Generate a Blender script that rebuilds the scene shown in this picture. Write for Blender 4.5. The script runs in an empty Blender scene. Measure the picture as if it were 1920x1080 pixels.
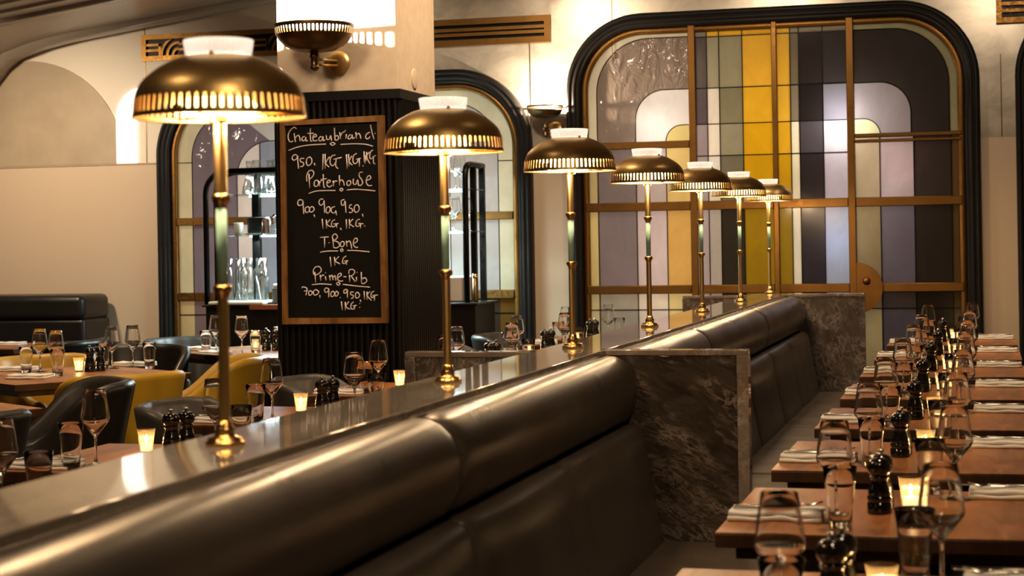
import bpy, bmesh, math, random
from mathutils import Vector, Matrix
random.seed(7)
scene = bpy.context.scene
COL = scene.collection
PI = math.pi

# ------------------------------------------------------------------ camera
EYE = 1.39
cam_data = bpy.data.cameras.new('camera')
cam = bpy.data.objects.new('camera', cam_data)
COL.objects.link(cam)
cam_data.sensor_width = 36.0
cam_data.lens = 3312.0 / 1920.0 * 36.0
YAW, ROLL = 0.2613, 0.0169
_f = Vector((-math.sin(YAW), math.cos(YAW), 0)); _r = Vector((math.cos(YAW), math.sin(YAW), 0)); _u = Vector((0, 0, 1))
_r2 = _r * math.cos(ROLL) + _u * math.sin(ROLL) * -1.0
_u2 = _u * math.cos(ROLL) + _r * math.sin(ROLL)
cam.matrix_world = Matrix(((_r2.x, _u2.x, -_f.x, 0), (_r2.y, _u2.y, -_f.y, 0), (_r2.z, _u2.z, -_f.z, EYE), (0, 0, 0, 1)))
cam_data.shift_y = (453.2 - 540.0) / 1920.0
cam_data.clip_start = 0.05
cam_data.dof.use_dof = True
cam_data.dof.focus_distance = 7.2
cam_data.dof.aperture_fstop = 6.0
scene.camera = cam

# ------------------------------------------------------------------ world, exposure
world = bpy.data.worlds.new('world'); scene.world = world
world.use_nodes = True
world.node_tree.nodes['Background'].inputs[0].default_value = (0.02, 0.016, 0.012, 1)
world.node_tree.nodes['Background'].inputs[1].default_value = 0.3
vs = scene.view_settings
vs.view_transform = 'Standard'; vs.look = 'None'; vs.exposure = 1.15; vs.gamma = 1.0; vs.use_curve_mapping = False
cy = scene.cycles
cy.max_bounces = 26; cy.diffuse_bounces = 4; cy.glossy_bounces = 6; cy.transmission_bounces = 24
cy.transparent_max_bounces = 40
cy.sample_clamp_indirect = 4.0; cy.sample_clamp_direct = 0.0
cy.caustics_refractive = False; cy.caustics_reflective = False
cy.use_denoising = True
try: cy.use_light_tree = True
except Exception: pass

def K(t):
    return {'amber': (1.0, 0.70, 0.40), 'warm': (1.0, 0.70, 0.42), 'soft': (1.0, 0.79, 0.56), 'white': (1.0, 0.95, 0.9), 'cool': (0.80, 0.97, 1.0), 'blue': (0.62, 0.78, 1.0), 'rose': (1.0, 0.55, 0.5)}[t]
def light(name, kind, loc, power, col, radius=0.05, target=None, size=None, sizey=None, spot=None, blend=0.6, parent=None):
    d = bpy.data.lights.new(name, kind); d.energy = power; d.color = K(col) if isinstance(col, str) else col
    if kind in ('POINT', 'SPOT'): d.shadow_soft_size = radius
    if kind == 'SPOT': d.spot_size = spot; d.spot_blend = blend
    if kind == 'AREA':
        d.shape = 'RECTANGLE'; d.size = size; d.size_y = sizey or size
    o = bpy.data.objects.new(name, d); COL.objects.link(o); o.location = loc
    if target is not None:
        o.rotation_euler = (Vector(target) - Vector(loc)).to_track_quat('-Z', 'Y').to_euler()
    if parent: o.parent = parent
    return o
# unseen fill spots added over the two rows of tables and the aisle
for _i, _y in enumerate((2.2, 4.4, 6.6, 8.8, 10.6)):
    light('ceiling_fill', 'SPOT', (-0.1, _y, 3.38), 62, 'warm', 0.20, (0.05, _y + 0.15, 0), spot=1.25, blend=0.9)
    light('ceiling_fill', 'SPOT', (-2.3, _y - 0.2, 3.38), 38, 'warm', 0.20, (-2.4, _y, 0), spot=1.6, blend=0.9)
for _p in ((-4.2, 5.2), (-4.3, 7.6), (-5.2, 9.6)):
    light('ceiling_fill', 'SPOT', (_p[0], _p[1], 3.0), 55, 'warm', 0.20, (_p[0], _p[1], 0), spot=1.7, blend=0.9)
light('ceiling_fill', 'SPOT', (-1.9, 7.6, 3.35), 60, 'warm', 0.20, (-2.75, 8.4, 2.2), spot=1.3, blend=0.9)  # added fill for the pillar's right side
light('ceiling_fill', 'SPOT', (-3.0, 5.4, 3.2), 60, 'warm', 0.20, (-3.1, 8.1, 1.5), spot=1.2, blend=0.9)  # added fill for the chalkboard
light('ceiling_fill', 'SPOT', (0.3, 0.8, 3.35), 40, 'warm', 0.20, (-1.3, 3.6, 1.35), spot=0.9, blend=0.9)  # added fill from the camera side for the first lamps
# unseen spots added to brighten the back wall
for _x, _w in ((-6.5, 85), (-4.4, 40), (-2.86, 34), (-1.4, 26), (0.1, 18)):
    light('wall_fill', 'SPOT', (_x, 9.9, 3.25 if _x > -6 else 2.7), _w, 'soft', 0.10, (_x, 11.75, 1.5), spot=1.9, blend=1.0)
# daylight-coloured corridor lights behind the stained glass
light('corridor_light', 'POINT', (-0.90, 11.93, 2.16), 5.0, 'white', 0.08)
light('corridor_light', 'POINT', (-0.93, 11.95, 1.36), 1.0, 'blue', 0.10)
light('corridor_light', 'POINT', (-0.54, 11.94, 1.86), 0.35, 'rose', 0.06)
light('corridor_light', 'POINT', (-0.56, 11.95, 1.72), 0.5, 'white', 0.08)
light('corridor_light', 'POINT', (-2.12, 11.95, 2.14), 1.4, 'white', 0.10)
light('corridor_light', 'POINT', (-2.1, 12.3, 2.2), 3.5, 'soft', 0.2)
light('corridor_light', 'POINT', (-1.6, 12.6, 1.9), 8, 'soft', 0.25)
light('corridor_light', 'POINT', (-2.1, 12.4, 1.15), 6, 'soft', 0.25)
light('corridor_light', 'POINT', (-3.3, 12.4, 1.75), 8, 'white', 0.25)
light('corridor_light', 'POINT', (-4.5, 12.5, 2.0), 10, 'white', 0.25)
light('corridor_light', 'POINT', (-5.3, 12.5, 1.5), 7, 'soft', 0.25)

# ------------------------------------------------------------------ materials
def nt(name):
    m = bpy.data.materials.new(name); m.use_nodes = True
    t = m.node_tree; b = t.nodes['Principled BSDF']
    return m, t, b
def setp(b, **k):
    for n, v in k.items():
        n = {'color': 'Base Color', 'rough': 'Roughness', 'metal': 'Metallic', 'spec': 'Specular IOR Level', 'coat': 'Coat Weight', 'coatr': 'Coat Roughness',
             'emit': 'Emission Color', 'es': 'Emission Strength', 'trans': 'Transmission Weight', 'ior': 'IOR', 'sheen': 'Sheen Weight', 'aniso': 'Anisotropic'}[n]
        if isinstance(v, tuple) and len(v) == 3: v = (*v, 1)
        b.inputs[n].default_value = v
def coords(t, scale=(1, 1, 1), rot=(0, 0, 0), which='Object'):
    tc = t.nodes.new('ShaderNodeTexCoord'); mp = t.nodes.new('ShaderNodeMapping')
    mp.inputs['Scale'].default_value = scale; mp.inputs['Rotation'].default_value = rot
    t.links.new(tc.outputs[which], mp.inputs['Vector']); return mp.outputs[0]
def noise(t, vec, scale, detail=4, rough=0.55, dist=0.0):
    n = t.nodes.new('ShaderNodeTexNoise'); n.inputs['Scale'].default_value = scale; n.inputs['Detail'].default_value = detail
    n.inputs['Roughness'].default_value = rough; n.inputs['Distortion'].default_value = dist
    t.links.new(vec, n.inputs['Vector']); return n.outputs['Fac']
def ramp(t, fac, stops):
    r = t.nodes.new('ShaderNodeValToRGB'); e = r.color_ramp.elements
    while len(e) < len(stops): e.new(0.5)
    for i, (p, c) in enumerate(stops):
        e[i].position = p; e[i].color = (*c, 1) if len(c) == 3 else c
    t.links.new(fac, r.inputs[0]); return r.outputs[0]
def rng(t, fac, a, b, lo=0.0, hi=1.0):
    r = t.nodes.new('ShaderNodeMapRange'); r.inputs[1].default_value = lo; r.inputs[2].default_value = hi
    r.inputs[3].default_value = a; r.inputs[4].default_value = b
    t.links.new(fac, r.inputs[0]); return r.outputs[0]
def bump(t, b, h, strength=0.2, dist=0.01):
    n = t.nodes.new('ShaderNodeBump'); n.inputs['Strength'].default_value = strength; n.inputs['Distance'].default_value = dist
    t.links.new(h, n.inputs['Height']); t.links.new(n.outputs[0], b.inputs['Normal']); return n
def math_node(t, op, a, b=None):
    n = t.nodes.new('ShaderNodeMath'); n.operation = op
    for i, v in enumerate((a, b)):
        if v is None: continue
        if isinstance(v, (int, float)): n.inputs[i].default_value = v
        else: t.links.new(v, n.inputs[i])
    return n.outputs[0]
def mixc(t, fac, a, b):
    n = t.nodes.new('ShaderNodeMix'); n.data_type = 'RGBA'
    if isinstance(fac, (int, float)): n.inputs[0].default_value = fac
    else: t.links.new(fac, n.inputs[0])
    for i, v in ((6, a), (7, b)):
        if isinstance(v, tuple): n.inputs[i].default_value = (*v, 1) if len(v) == 3 else v
        else: t.links.new(v, n.inputs[i])
    return n.outputs[2]
M = {}
def metal(name, col, rough, scale=(1, 1, 1), amt=0.25):
    m, t, b = nt(name); setp(b, color=col, metal=1.0, rough=rough)
    n = noise(t, coords(t, scale), 60, 3)
    t.links.new(rng(t, n, rough * (1 - amt), rough * (1 + amt), 0.3, 0.7), b.inputs['Roughness'])
    n2 = noise(t, coords(t, (1, 1, 1)), 7, 3)
    t.links.new(ramp(t, n2, [(0.3, tuple(c * 0.82 for c in col)), (0.7, col)]), b.inputs['Base Color'])
    M[name] = m
metal('brass', (0.74, 0.51, 0.21), 0.36, (1, 1, 25), 0.12)
metal('brass_bright', (0.75, 0.47, 0.18), 0.22)
metal('brass_frame', (0.27, 0.135, 0.038), 0.42)
metal('bronze', (0.20, 0.125, 0.06), 0.34, (1, 1, 1), 0.1)
metal('steel', (0.62, 0.60, 0.57), 0.22)
metal('black_metal', (0.02, 0.019, 0.018), 0.4)
def plain(name, col, rough=0.5, spec=0.5, nscale=20, namt=0.08, bmp=0.0, bscale=200, coat=0.0):
    m, t, b = nt(name); setp(b, color=col, rough=rough, spec=spec, coat=coat)
    n = noise(t, coords(t), nscale, 4)
    t.links.new(ramp(t, n, [(0.25, tuple(max(0, c * (1 - namt)) for c in col)), (0.75, tuple(min(1, c * (1 + namt)) for c in col))]), b.inputs['Base Color'])
    if bmp: bump(t, b, noise(t, coords(t), bscale, 2), bmp, 0.002)
    M[name] = m; return m
plain('cream_paint', (0.72, 0.60, 0.47), 0.55, bmp=0.03)
plain('ceiling_paint', (0.24, 0.195, 0.155), 0.28, nscale=3)
plain('black_wood', (0.009, 0.007, 0.006), 0.45, 0.25, nscale=8, namt=0.25)
plain('fluted_black', (0.0045, 0.0038, 0.0033), 0.42, 0.22, nscale=8, namt=0.2)
plain('dark_floor', (0.06, 0.035, 0.02), 0.35, nscale=5, namt=0.3)
plain('black_lacquer', (0.006, 0.0055, 0.005), 0.09, coat=0.5)
plain('chalkboard', (0.0045, 0.004, 0.0035), 0.6, 0.2, nscale=6, namt=0.3)
plain('chalk', (0.88, 0.76, 0.74), 0.9, nscale=120, namt=0.15)
plain('linen', (0.92, 0.90, 0.86), 0.8, bmp=0.15, bscale=900)
plain('green_enamel', (0.36, 0.60, 0.50), 0.6)
plain('white_enamel', (0.85, 0.82, 0.76), 0.4)
plain('dark_core', (0.012, 0.010, 0.008), 0.6)
plain('black_plastic', (0.012, 0.012, 0.012), 0.3)
plain('blue_box', (0.05, 0.07, 0.30), 0.5)
plain('red_tin', (0.45, 0.10, 0.06), 0.35)
plain('copper_edge', (0.30, 0.09, 0.04), 0.35)
plain('grey_plastic', (0.16, 0.17, 0.17), 0.4)
plain('wax', (0.9, 0.84, 0.7), 0.5)
def leather(name, col, rough=0.36, wr=0.25):
    m, t, b = nt(name); setp(b, color=col, rough=rough, spec=0.5)
    v = coords(t)
    n = noise(t, v, 3, 2)
    t.links.new(ramp(t, n, [(0.3, tuple(c * 0.8 for c in col)), (0.7, tuple(c * 1.15 for c in col))]), b.inputs['Base Color'])
    t.links.new(rng(t, noise(t, v, 4, 1), rough * 0.9, rough * 1.15, 0.3, 0.7), b.inputs['Roughness'])
    h = noise(t, v, 2.6, 1)
    bump(t, b, h, wr, 0.012); M[name] = m
leather('brown_leather', (0.062, 0.050, 0.042), 0.30, 0.10)
leather('seat_leather', (0.058, 0.046, 0.038), 0.55, 0.08)
M['seat_leather'].node_tree.nodes['Principled BSDF'].inputs['Specular IOR Level'].default_value = 0.28
leather('black_leather', (0.008, 0.007, 0.0065), 0.36, 0.12)
leather('dark_leather', (0.018, 0.0145, 0.0125), 0.36, 0.15)
leather('grey_leather', (0.060, 0.053, 0.049), 0.38, 0.15)
leather('yellow_leather', (0.56, 0.33, 0.022), 0.42)
def marble(name, dark, mid, vein, rough, vscale=(1, 1, 1), rot=(0, 0, 0), big=1.0):
    m, t, b = nt(name); setp(b, rough=rough, spec=0.6)
    v0 = coords(t, (1, 1, 1), rot)
    mp = t.nodes.new('ShaderNodeMapping'); mp.inputs['Scale'].default_value = vscale; t.links.new(v0, mp.inputs['Vector']); v = mp.outputs[0]
    n1 = noise(t, v, 3.2 * big, 7, 0.62, 0.9)
    base = ramp(t, n1, [(0.32, dark), (0.55, mid), (0.75, tuple(c * 0.75 for c in mid))])
    a = math_node(t, 'ABSOLUTE', math_node(t, 'SUBTRACT', noise(t, v, 5.0 * big, 6, 0.62, 0.9), 0.5))
    gate = rng(t, noise(t, v, 2.3 * big, 3, 0.5, 0.3), 0.0, 1.0, 0.40, 0.62)
    vm = math_node(t, 'MULTIPLY', rng(t, a, 0.75, 0.0, 0.0, 0.055), gate)
    c1 = mixc(t, vm, base, vein)
    a3 = math_node(t, 'ABSOLUTE', math_node(t, 'SUBTRACT', noise(t, v, 2.1 * big, 8, 0.66, 0.5), 0.52))
    c2 = mixc(t, math_node(t, 'MULTIPLY', rng(t, a3, 0.8, 0.0, 0.0, 0.014), gate), c1, tuple(min(1, c * 1.25) for c in vein))
    t.links.new(c2, b.inputs['Base Color'])
    M[name] = m
marble('shaded_marble', (0.030, 0.022, 0.017), (0.075, 0.057, 0.045), (0.33, 0.26, 0.21), 0.10, (1.3, 1.3, 3.6), (0, -0.45, 0), 1.5)  # same marble, darkened for the shade on the near end panel
marble('grey_marble', (0.075, 0.058, 0.048), (0.15, 0.12, 0.10), (0.46, 0.38, 0.32), 0.10, (2.0, 1.2, 1.4), (0, 0.3, 0), 2.2)
marble('ledge_marble', (0.20, 0.165, 0.135), (0.33, 0.285, 0.235), (0.48, 0.42, 0.35), 0.045, (3.2, 0.6, 1.0))
marble('edge_marble', (0.20, 0.15, 0.12), (0.30, 0.235, 0.19), (0.50, 0.42, 0.35), 0.06, (1, 1, 1), (0, 0, 0), 2.0)
def wood(name, c1, c2, c3, rough=0.3):
    m, t, b = nt(name); setp(b, rough=rough, spec=0.5)
    v = coords(t, (7.0, 1.1, 2.0), (0, 0, 0.09))
    n = noise(t, v, 3.0, 6, 0.6, 0.8)
    pl = t.nodes.new('ShaderNodeTexWave'); pl.inputs['Scale'].default_value = 1.15; pl.inputs['Distortion'].default_value = 0.6; pl.inputs['Detail'].default_value = 0
    t.links.new(coords(t, (1.0, 0.28, 1.0)), pl.inputs['Vector'])
    f = math_node(t, 'ADD', math_node(t, 'MULTIPLY', n, 0.8), math_node(t, 'MULTIPLY', pl.outputs['Fac'], 0.2))
    t.links.new(ramp(t, f, [(0.32, c1), (0.5, c2), (0.68, c3)]), b.inputs['Base Color'])
    bump(t, b, n, 0.06, 0.002); M[name] = m
wood('walnut', (0.20, 0.066, 0.018), (0.36, 0.135, 0.040), (0.47, 0.20, 0.068), 0.36)
wood('walnut_dark', (0.045, 0.02, 0.010), (0.07, 0.031, 0.014), (0.10, 0.046, 0.02), 0.35)
wood('oak_frame', (0.16, 0.068, 0.018), (0.27, 0.125, 0.034), (0.36, 0.18, 0.06), 0.38)
def emit(name, col, s):
    m, t, b = nt(name); setp(b, color=col, emit=col, es=s, rough=0.5); M[name] = m
emit('bulb_glow', (1.0, 0.72, 0.36), 14.0)
emit('diffuser_glow', (1.0, 0.66, 0.26), 3.0)
emit('flame', (1.0, 0.66, 0.25), 14.0)
emit('candle_wax_lit', (1.0, 0.74, 0.40), 1.1)
emit('added_glow', (1.0, 0.93, 0.84), 0.75)  # made-up glow for the bright curve on the upper left wall
emit('shelf_light', (0.78, 1.0, 0.98), 5.0)
emit('sconce_glow', (1.0, 0.86, 0.66), 8.0)
def thin_glass(name, tint=(1, 1, 1), lo=0.05, hi=0.75, power=3.5):
    m = bpy.data.materials.new(name); m.use_nodes = True; t = m.node_tree
    t.nodes.remove(t.nodes['Principled BSDF'])
    lw = t.nodes.new('ShaderNodeLayerWeight'); lw.inputs[0].default_value = 0.5
    f = math_node(t, 'ADD', math_node(t, 'MULTIPLY', math_node(t, 'POWER', lw.outputs['Facing'], power), hi), lo)
    tr = t.nodes.new('ShaderNodeBsdfTransparent'); gl = t.nodes.new('ShaderNodeBsdfGlossy'); gl.inputs['Roughness'].default_value = 0.03
    # the longer way through the wall near the outline takes more of the light
    dark = ramp(t, math_node(t, 'POWER', lw.outputs['Facing'], 4.0), [(0.0, tint), (1.0, tuple(c * 0.35 for c in tint))])
    t.links.new(dark, tr.inputs[0])
    mx = t.nodes.new('ShaderNodeMixShader'); t.links.new(f, mx.inputs[0]); t.links.new(tr.outputs[0], mx.inputs[1]); t.links.new(gl.outputs[0], mx.inputs[2])
    t.links.new(mx.outputs[0], t.nodes['Material Output'].inputs[0]); M[name] = m
thin_glass('thin_glass', (0.97, 0.96, 0.95))
thin_glass('jar_glass', (0.98, 1.0, 1.0), 0.16, 0.8, 2.5)
thin_glass('shelf_glass', (0.80, 0.95, 0.92), 0.08)
thin_glass('votive_glass', (1.0, 0.88, 0.66), 0.12, 0.6, 2.0)
t = M['votive_glass'].node_tree; o_ = t.nodes['Material Output']; src_ = o_.inputs[0].links[0].from_socket
tl_ = t.nodes.new('ShaderNodeBsdfTranslucent'); tl_.inputs[0].default_value = (0.95, 0.70, 0.34, 1); mx_ = t.nodes.new('ShaderNodeMixShader'); mx_.inputs[0].default_value = 0.20
t.links.new(src_, mx_.inputs[1]); t.links.new(tl_.outputs[0], mx_.inputs[2]); t.links.new(mx_.outputs[0], o_.inputs[0])
def solid_glass(name, col, ior=1.45, rough=0.0):
    m, t, b = nt(name); setp(b, color=col, rough=rough, trans=1.0, ior=ior); M[name] = m
solid_glass('solid_glass', (1.0, 1.0, 1.0))
solid_glass('ribbed_glass', (1.0, 0.97, 0.93), 1.4, 0.12)
# lit ribbed ring: glass over a little translucent milk glass
m, t, b = nt('lit_ring'); setp(b, color=(0.97, 0.92, 0.86), rough=0.2, trans=0.55, ior=1.4, emit=(1.0, 0.82, 0.68), es=0.20); M['lit_ring'] = m
# silvered plaster of the upper wall over cream paint below
m, t, b = nt('back_wall'); v = coords(t)
sx = t.nodes.new('ShaderNodeSeparateXYZ'); tc = t.nodes.new('ShaderNodeTexCoord'); t.links.new(tc.outputs['Object'], sx.inputs[0])
up = math_node(t, 'GREATER_THAN', sx.outputs['Z'], 2.008)
lf = math_node(t, 'GREATER_THAN', sx.outputs['X'], -4.40)
upr = math_node(t, 'MULTIPLY', up, lf)
n = noise(t, coords(t, (1.0, 1, 1.6)), 2.6, 6, 0.6, 0.5)
silver = ramp(t, n, [(0.30, (0.42, 0.36, 0.29)), (0.55, (0.74, 0.66, 0.55)), (0.75, (0.84, 0.77, 0.66))])
low = mixc(t, up, (0.64, 0.49, 0.345), (0.82, 0.73, 0.60))
t.links.new(mixc(t, upr, low, silver), b.inputs['Base Color'])
t.links.new(math_node(t, 'MULTIPLY', upr, 0.62), b.inputs['Metallic'])
t.links.new(rng(t, upr, 0.55, 0.33), b.inputs['Roughness'])
bump(t, b, noise(t, v, 5, 4), 0.06, 0.01); M['back_wall'] = m
plain('trim_dome_shadow', (0.44, 0.345, 0.235), 0.45, nscale=5, namt=0.10)  # tan of the trim; on the dome it paints in the unlit area
plain('cream_plaster', (0.80, 0.72, 0.60), 0.5, nscale=5, namt=0.05)
PANE = {}
def pane(col, key=None, tl=0.62, rough=0.16, rip=0.0):
    key = key or ('%.3f_%.3f_%.3f_%.2f' % (*col, rip))
    if key in PANE: return PANE[key]
    m, t, b = nt('stained_glass_' + str(len(PANE))); setp(b, rough=rough, spec=0.5)
    v = coords(t, (1, 1, 0.6)); n = noise(t, v, 5.5, 4, 0.6, 0.8)
    cc = ramp(t, n, [(0.25, tuple(c * 0.86 for c in col)), (0.75, tuple(min(1, c * 1.1) for c in col))])
    t.links.new(cc, b.inputs['Base Color'])
    tr = t.nodes.new('ShaderNodeBsdfTranslucent'); t.links.new(cc, tr.inputs[0])
    mx = t.nodes.new('ShaderNodeMixShader'); mx.inputs[0].default_value = tl
    t.links.new(b.outputs[0], mx.inputs[1]); t.links.new(tr.outputs[0], mx.inputs[2]); t.links.new(mx.outputs[0], t.nodes['Material Output'].inputs[0])
    if rip:
        v2 = coords(t, (1.0, 1.0, 0.55), (0, 0.5, 0)); bn = bump(t, b, noise(t, v2, 9, 3, 0.55, 1.0), rip, 0.03)
    else: bump(t, b, noise(t, v, 14, 2), 0.05, 0.01)
    PANE[key] = m; return m
def srgb(*c):
    return tuple(((x / 255 + 0.055) / 1.055) ** 2.4 if x > 10 else x / 255 / 12.92 for x in c)

# ------------------------------------------------------------------ mesh helpers
class MB:
    def __init__(s): s.v = []; s.f = []; s.m = []; s.sm = []
    def add(s, vs, fs, mi=0, smooth=False):
        o = len(s.v); s.v += [tuple(p) for p in vs]
        for f in fs: s.f.append([i + o for i in f]); s.m.append(mi); s.sm.append(smooth)
        return s
    def box(s, x0, x1, y0, y1, z0, z1, mi=0):
        vs = [(x, y, z) for z in (z0, z1) for y in (y0, y1) for x in (x0, x1)]
        return s.add(vs, [(0, 2, 3, 1), (4, 5, 7, 6), (0, 1, 5, 4), (2, 6, 7, 3), (0, 4, 6, 2), (1, 3, 7, 5)], mi)
    def rbox(s, x0, x1, y0, y1, z0, z1, r=0.01, seg=3, mi=0, M4=None):
        bm = bmesh.new(); bmesh.ops.create_cube(bm, size=1.0)
        for v in bm.verts: v.co = Vector(((x0 + x1) / 2 + v.co.x * (x1 - x0), (y0 + y1) / 2 + v.co.y * (y1 - y0), (z0 + z1) / 2 + v.co.z * (z1 - z0)))
        bmesh.ops.bevel(bm, geom=bm.edges[:], offset=r, segments=seg, profile=0.5, affect='EDGES')
        if M4 is not None: bm.transform(M4)
        bm.verts.index_update()
        bm.normal_update()
        for want in (False, True):   # flat sides, smooth rounded edges
            fs = [[v.index for v in f.verts] for f in bm.faces if (max(abs(c) for c in f.normal) < 0.999) == want]
            if not want: o = len(s.v); s.v += [tuple(v.co) for v in bm.verts]
            for f in fs: s.f.append([i + o for i in f]); s.m.append(mi); s.sm.append(want)
        bm.free(); return s
    def lathe(s, prof, n=32, cx=0, cy=0, cz=0, mi=0, smooth=True, rib=0.0, ribn=0, arc=None):
        vs = []; fs = []
        for (r, z) in prof:
            for i in range(n):
                a = 2 * PI * i / n; rr = r * (1 + (rib * math.cos(a * ribn) if rib else 0))
                vs.append((cx + rr * math.cos(a), cy + rr * math.sin(a), cz + z))
        for j in range(len(prof) - 1):
            for i in range(n):
                k = (i + 1) % n
                fs.append((j * n + i, j * n + k, (j + 1) * n + k, (j + 1) * n + i))
        if prof[0][0] > 1e-6: pass
        return s.add(vs, fs, mi, smooth)
    def tube(s, pts, r, n=8, mi=0, caps=True, flat=1.0):
        pts = [Vector(p) for p in pts]; L = len(pts); vs = []; fs = []
        up = Vector((0, 0, 1)); prev = None
        for i, p in enumerate(pts):
            d = (pts[min(i + 1, L - 1)] - pts[max(i - 1, 0)]).normalized()
            if prev is None:
                a = up if abs(d.dot(up)) < 0.9 else Vector((1, 0, 0)); u = d.cross(a).normalized()
            else: u = (prev - d * prev.dot(d)); u = u.normalized() if u.length > 1e-6 else d.orthogonal().normalized()
            prev = u; w = d.cross(u); rr = r[i] if isinstance(r, (list, tuple)) else r
            for k in range(n):
                a = 2 * PI * k / n; vs.append(p + u * math.cos(a) * rr + w * math.sin(a) * rr * flat)
        for i in range(L - 1):
            for k in range(n):
                q = (k + 1) % n; fs.append((i * n + k, i * n + q, (i + 1) * n + q, (i + 1) * n + k))
        if caps: fs.append(tuple(range(n - 1, -1, -1))); fs.append(tuple((L - 1) * n + k for k in range(n)))
        return s.add(vs, fs, mi, True)
    def grid(s, rows, mi=0, closed=False, smooth=True, caps=False):
        L = len(rows); n = len(rows[0]); vs = [p for r in rows for p in r]; fs = []
        for i in range(L - 1):
            for k in range(n if closed else n - 1):
                q = (k + 1) % n; fs.append((i * n + k, i * n + q, (i + 1) * n + q, (i + 1) * n + k))
        if caps: fs.append(tuple(range(n - 1, -1, -1))); fs.append(tuple((L - 1) * n + k for k in range(n)))
        return s.add(vs, fs, mi, smooth)
    def prism(s, poly, y0, y1, mi=0):      # polygon in XZ extruded along Y
        n = len(poly); vs = [(x, y0, z) for x, z in poly] + [(x, y1, z) for x, z in poly]
        fs = [tuple(range(n)), tuple(range(2 * n - 1, n - 1, -1))] + [(i, i + n, (i + 1) % n + n, (i + 1) % n) for i in range(n)]
        return s.add(vs, fs, mi)
    def build(s, name, mats, parent=None, loc=None, rz=0.0, auto=None):
        me = bpy.data.meshes.new(name); me.from_pydata([tuple(v) for v in s.v], [], s.f)
        if not isinstance(mats, (list, tuple)): mats = [mats]
        for m in mats: me.materials.append(M[m] if isinstance(m, str) else m)
        me.polygons.foreach_set('material_index', s.m); me.polygons.foreach_set('use_smooth', s.sm)
        bm = bmesh.new(); bm.from_mesh(me); bmesh.ops.remove_doubles(bm, verts=bm.verts, dist=1e-6); bmesh.ops.recalc_face_normals(bm, faces=bm.faces)
        if auto:
            for e in bm.edges:
                if len(e.link_faces) == 2 and e.calc_face_angle(0) > auto: e.smooth = False
        bm.to_mesh(me); bm.free(); me.update()
        o = bpy.data.objects.new(name, me); COL.objects.link(o)
        if parent: o.parent = parent
        if loc is not None: o.location = loc
        if rz: o.rotation_euler = (0, 0, rz)
        return o
def tag(o, label=None, cat=None, group=None, kind=None):
    if label: o['label'] = label
    if cat: o['category'] = cat
    if group: o['group'] = group
    if kind: o['kind'] = kind
    return o
def thing(name, label, cat, loc=(0, 0, 0), rz=0.0, group=None, kind=None):
    o = bpy.data.objects.new(name, None); COL.objects.link(o); o.location = loc; o.rotation_euler = (0, 0, rz); o.empty_display_size = 0.1
    return tag(o, label, cat, group, kind)
def dup(src, loc, rz=0.0, label=None, group=None):
    r = src.copy(); COL.objects.link(r); r.location = loc; r.rotation_euler = (0, 0, rz)
    if label: r['label'] = label
    if group: r['group'] = group
    for ch in list(src.children):
        c = ch.copy(); COL.objects.link(c); c.parent = r
        for g in list(ch.children):
            d = g.copy(); COL.objects.link(d); d.parent = c
    return r
class Kind:
    """first call places the prototype itself, later calls copies of it"""
    def __init__(s, proto): s.p = proto; s.used = False
    def __call__(s, loc, rz, label, group=None):
        if not s.used:
            s.used = True; s.p.location = loc; s.p.rotation_euler = (0, 0, rz); s.p['label'] = label
            if group: s.p['group'] = group
            return s.p
        return dup(s.p, loc, rz, label, group)
def arcpts(cx, cz, r, a0, a1, n):
    return [(cx + r * math.cos(a0 + (a1 - a0) * i / n), cz + r * math.sin(a0 + (a1 - a0) * i / n)) for i in range(n + 1)]
def archpath(xl, xr, z0, zt, r, n=16):  # up the left, over the rounded top, down the right
    return [(xl, z0)] + arcpts(xl + r, zt - r, r, PI, PI / 2, n) + arcpts(xr - r, zt - r, r, PI / 2, 0, n) + [(xr, z0)]
def sweep_arch(mb, xl, xr, z0, zt, r, prof, mi=0):
    """prof: list of (inset from the outer line, y) ; sections swept along the arch"""
    rows = []
    for ins, y in prof:
        p = archpath(xl + ins, xr - ins, z0, zt - ins, max(0.02, r - ins))
        rows.append([(x, y, z) for x, z in p])
    mb.grid(rows, mi, smooth=True)

# ================================================================== THE ROOM
WY = 11.75
ZT = 3.55
def wall_with_holes():
    bm = bmesh.new()
    def loop(pts):
        vs = [bm.verts.new((x, WY, z)) for x, z in pts]
        return [bm.edges.new((vs[i], vs[(i + 1) % len(vs)])) for i in range(len(vs))]
    es = loop([(-9.0, 0), (3.5, 0), (3.5, ZT), (-9.0, ZT)])
    for xl, xr, zt, r in ((-2.70, -0.04, 2.88, 0.50), (-5.75, -3.02, 2.56, 0.50), (0.235, 2.9, 2.88, 0.50)):
        es += loop(archpath(xl, xr, 0.02, zt, r, 12))
    bmesh.ops.triangle_fill(bm, use_beauty=True, use_dissolve=False, edges=es, normal=(0, -1, 0))
    ext = bmesh.ops.extrude_face_region(bm, geom=bm.faces[:])
    for e in ext['geom']:
        if isinstance(e, bmesh.types.BMVert): e.co.y += 0.16
    bmesh.ops.recalc_face_normals(bm, faces=bm.faces)
    me = bpy.data.meshes.new('wall_back'); bm.to_mesh(me); bm.free(); me.materials.append(M['back_wall'])
    o = bpy.data.objects.new('wall_back', me); COL.objects.link(o); return o
wb = tag(wall_with_holes(), 'back wall with silvered upper panels and cream paint below', 'wall', kind='structure')
MB().box(-7.2, -5.80, WY - 0.008, WY - 0.001, 2.000, 2.010).build('trim', 'trim_dome_shadow', wb)
l = MB()
for x, z0, z1 in ((-5.885, 2.01, 3.0), (-2.415, 2.60, 3.2), (0.119, 2.01, 2.54), (-2.993, 2.01, 2.74)): l.box(x - 0.003, x + 0.003, WY - 0.004, WY, z0, z1)
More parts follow.
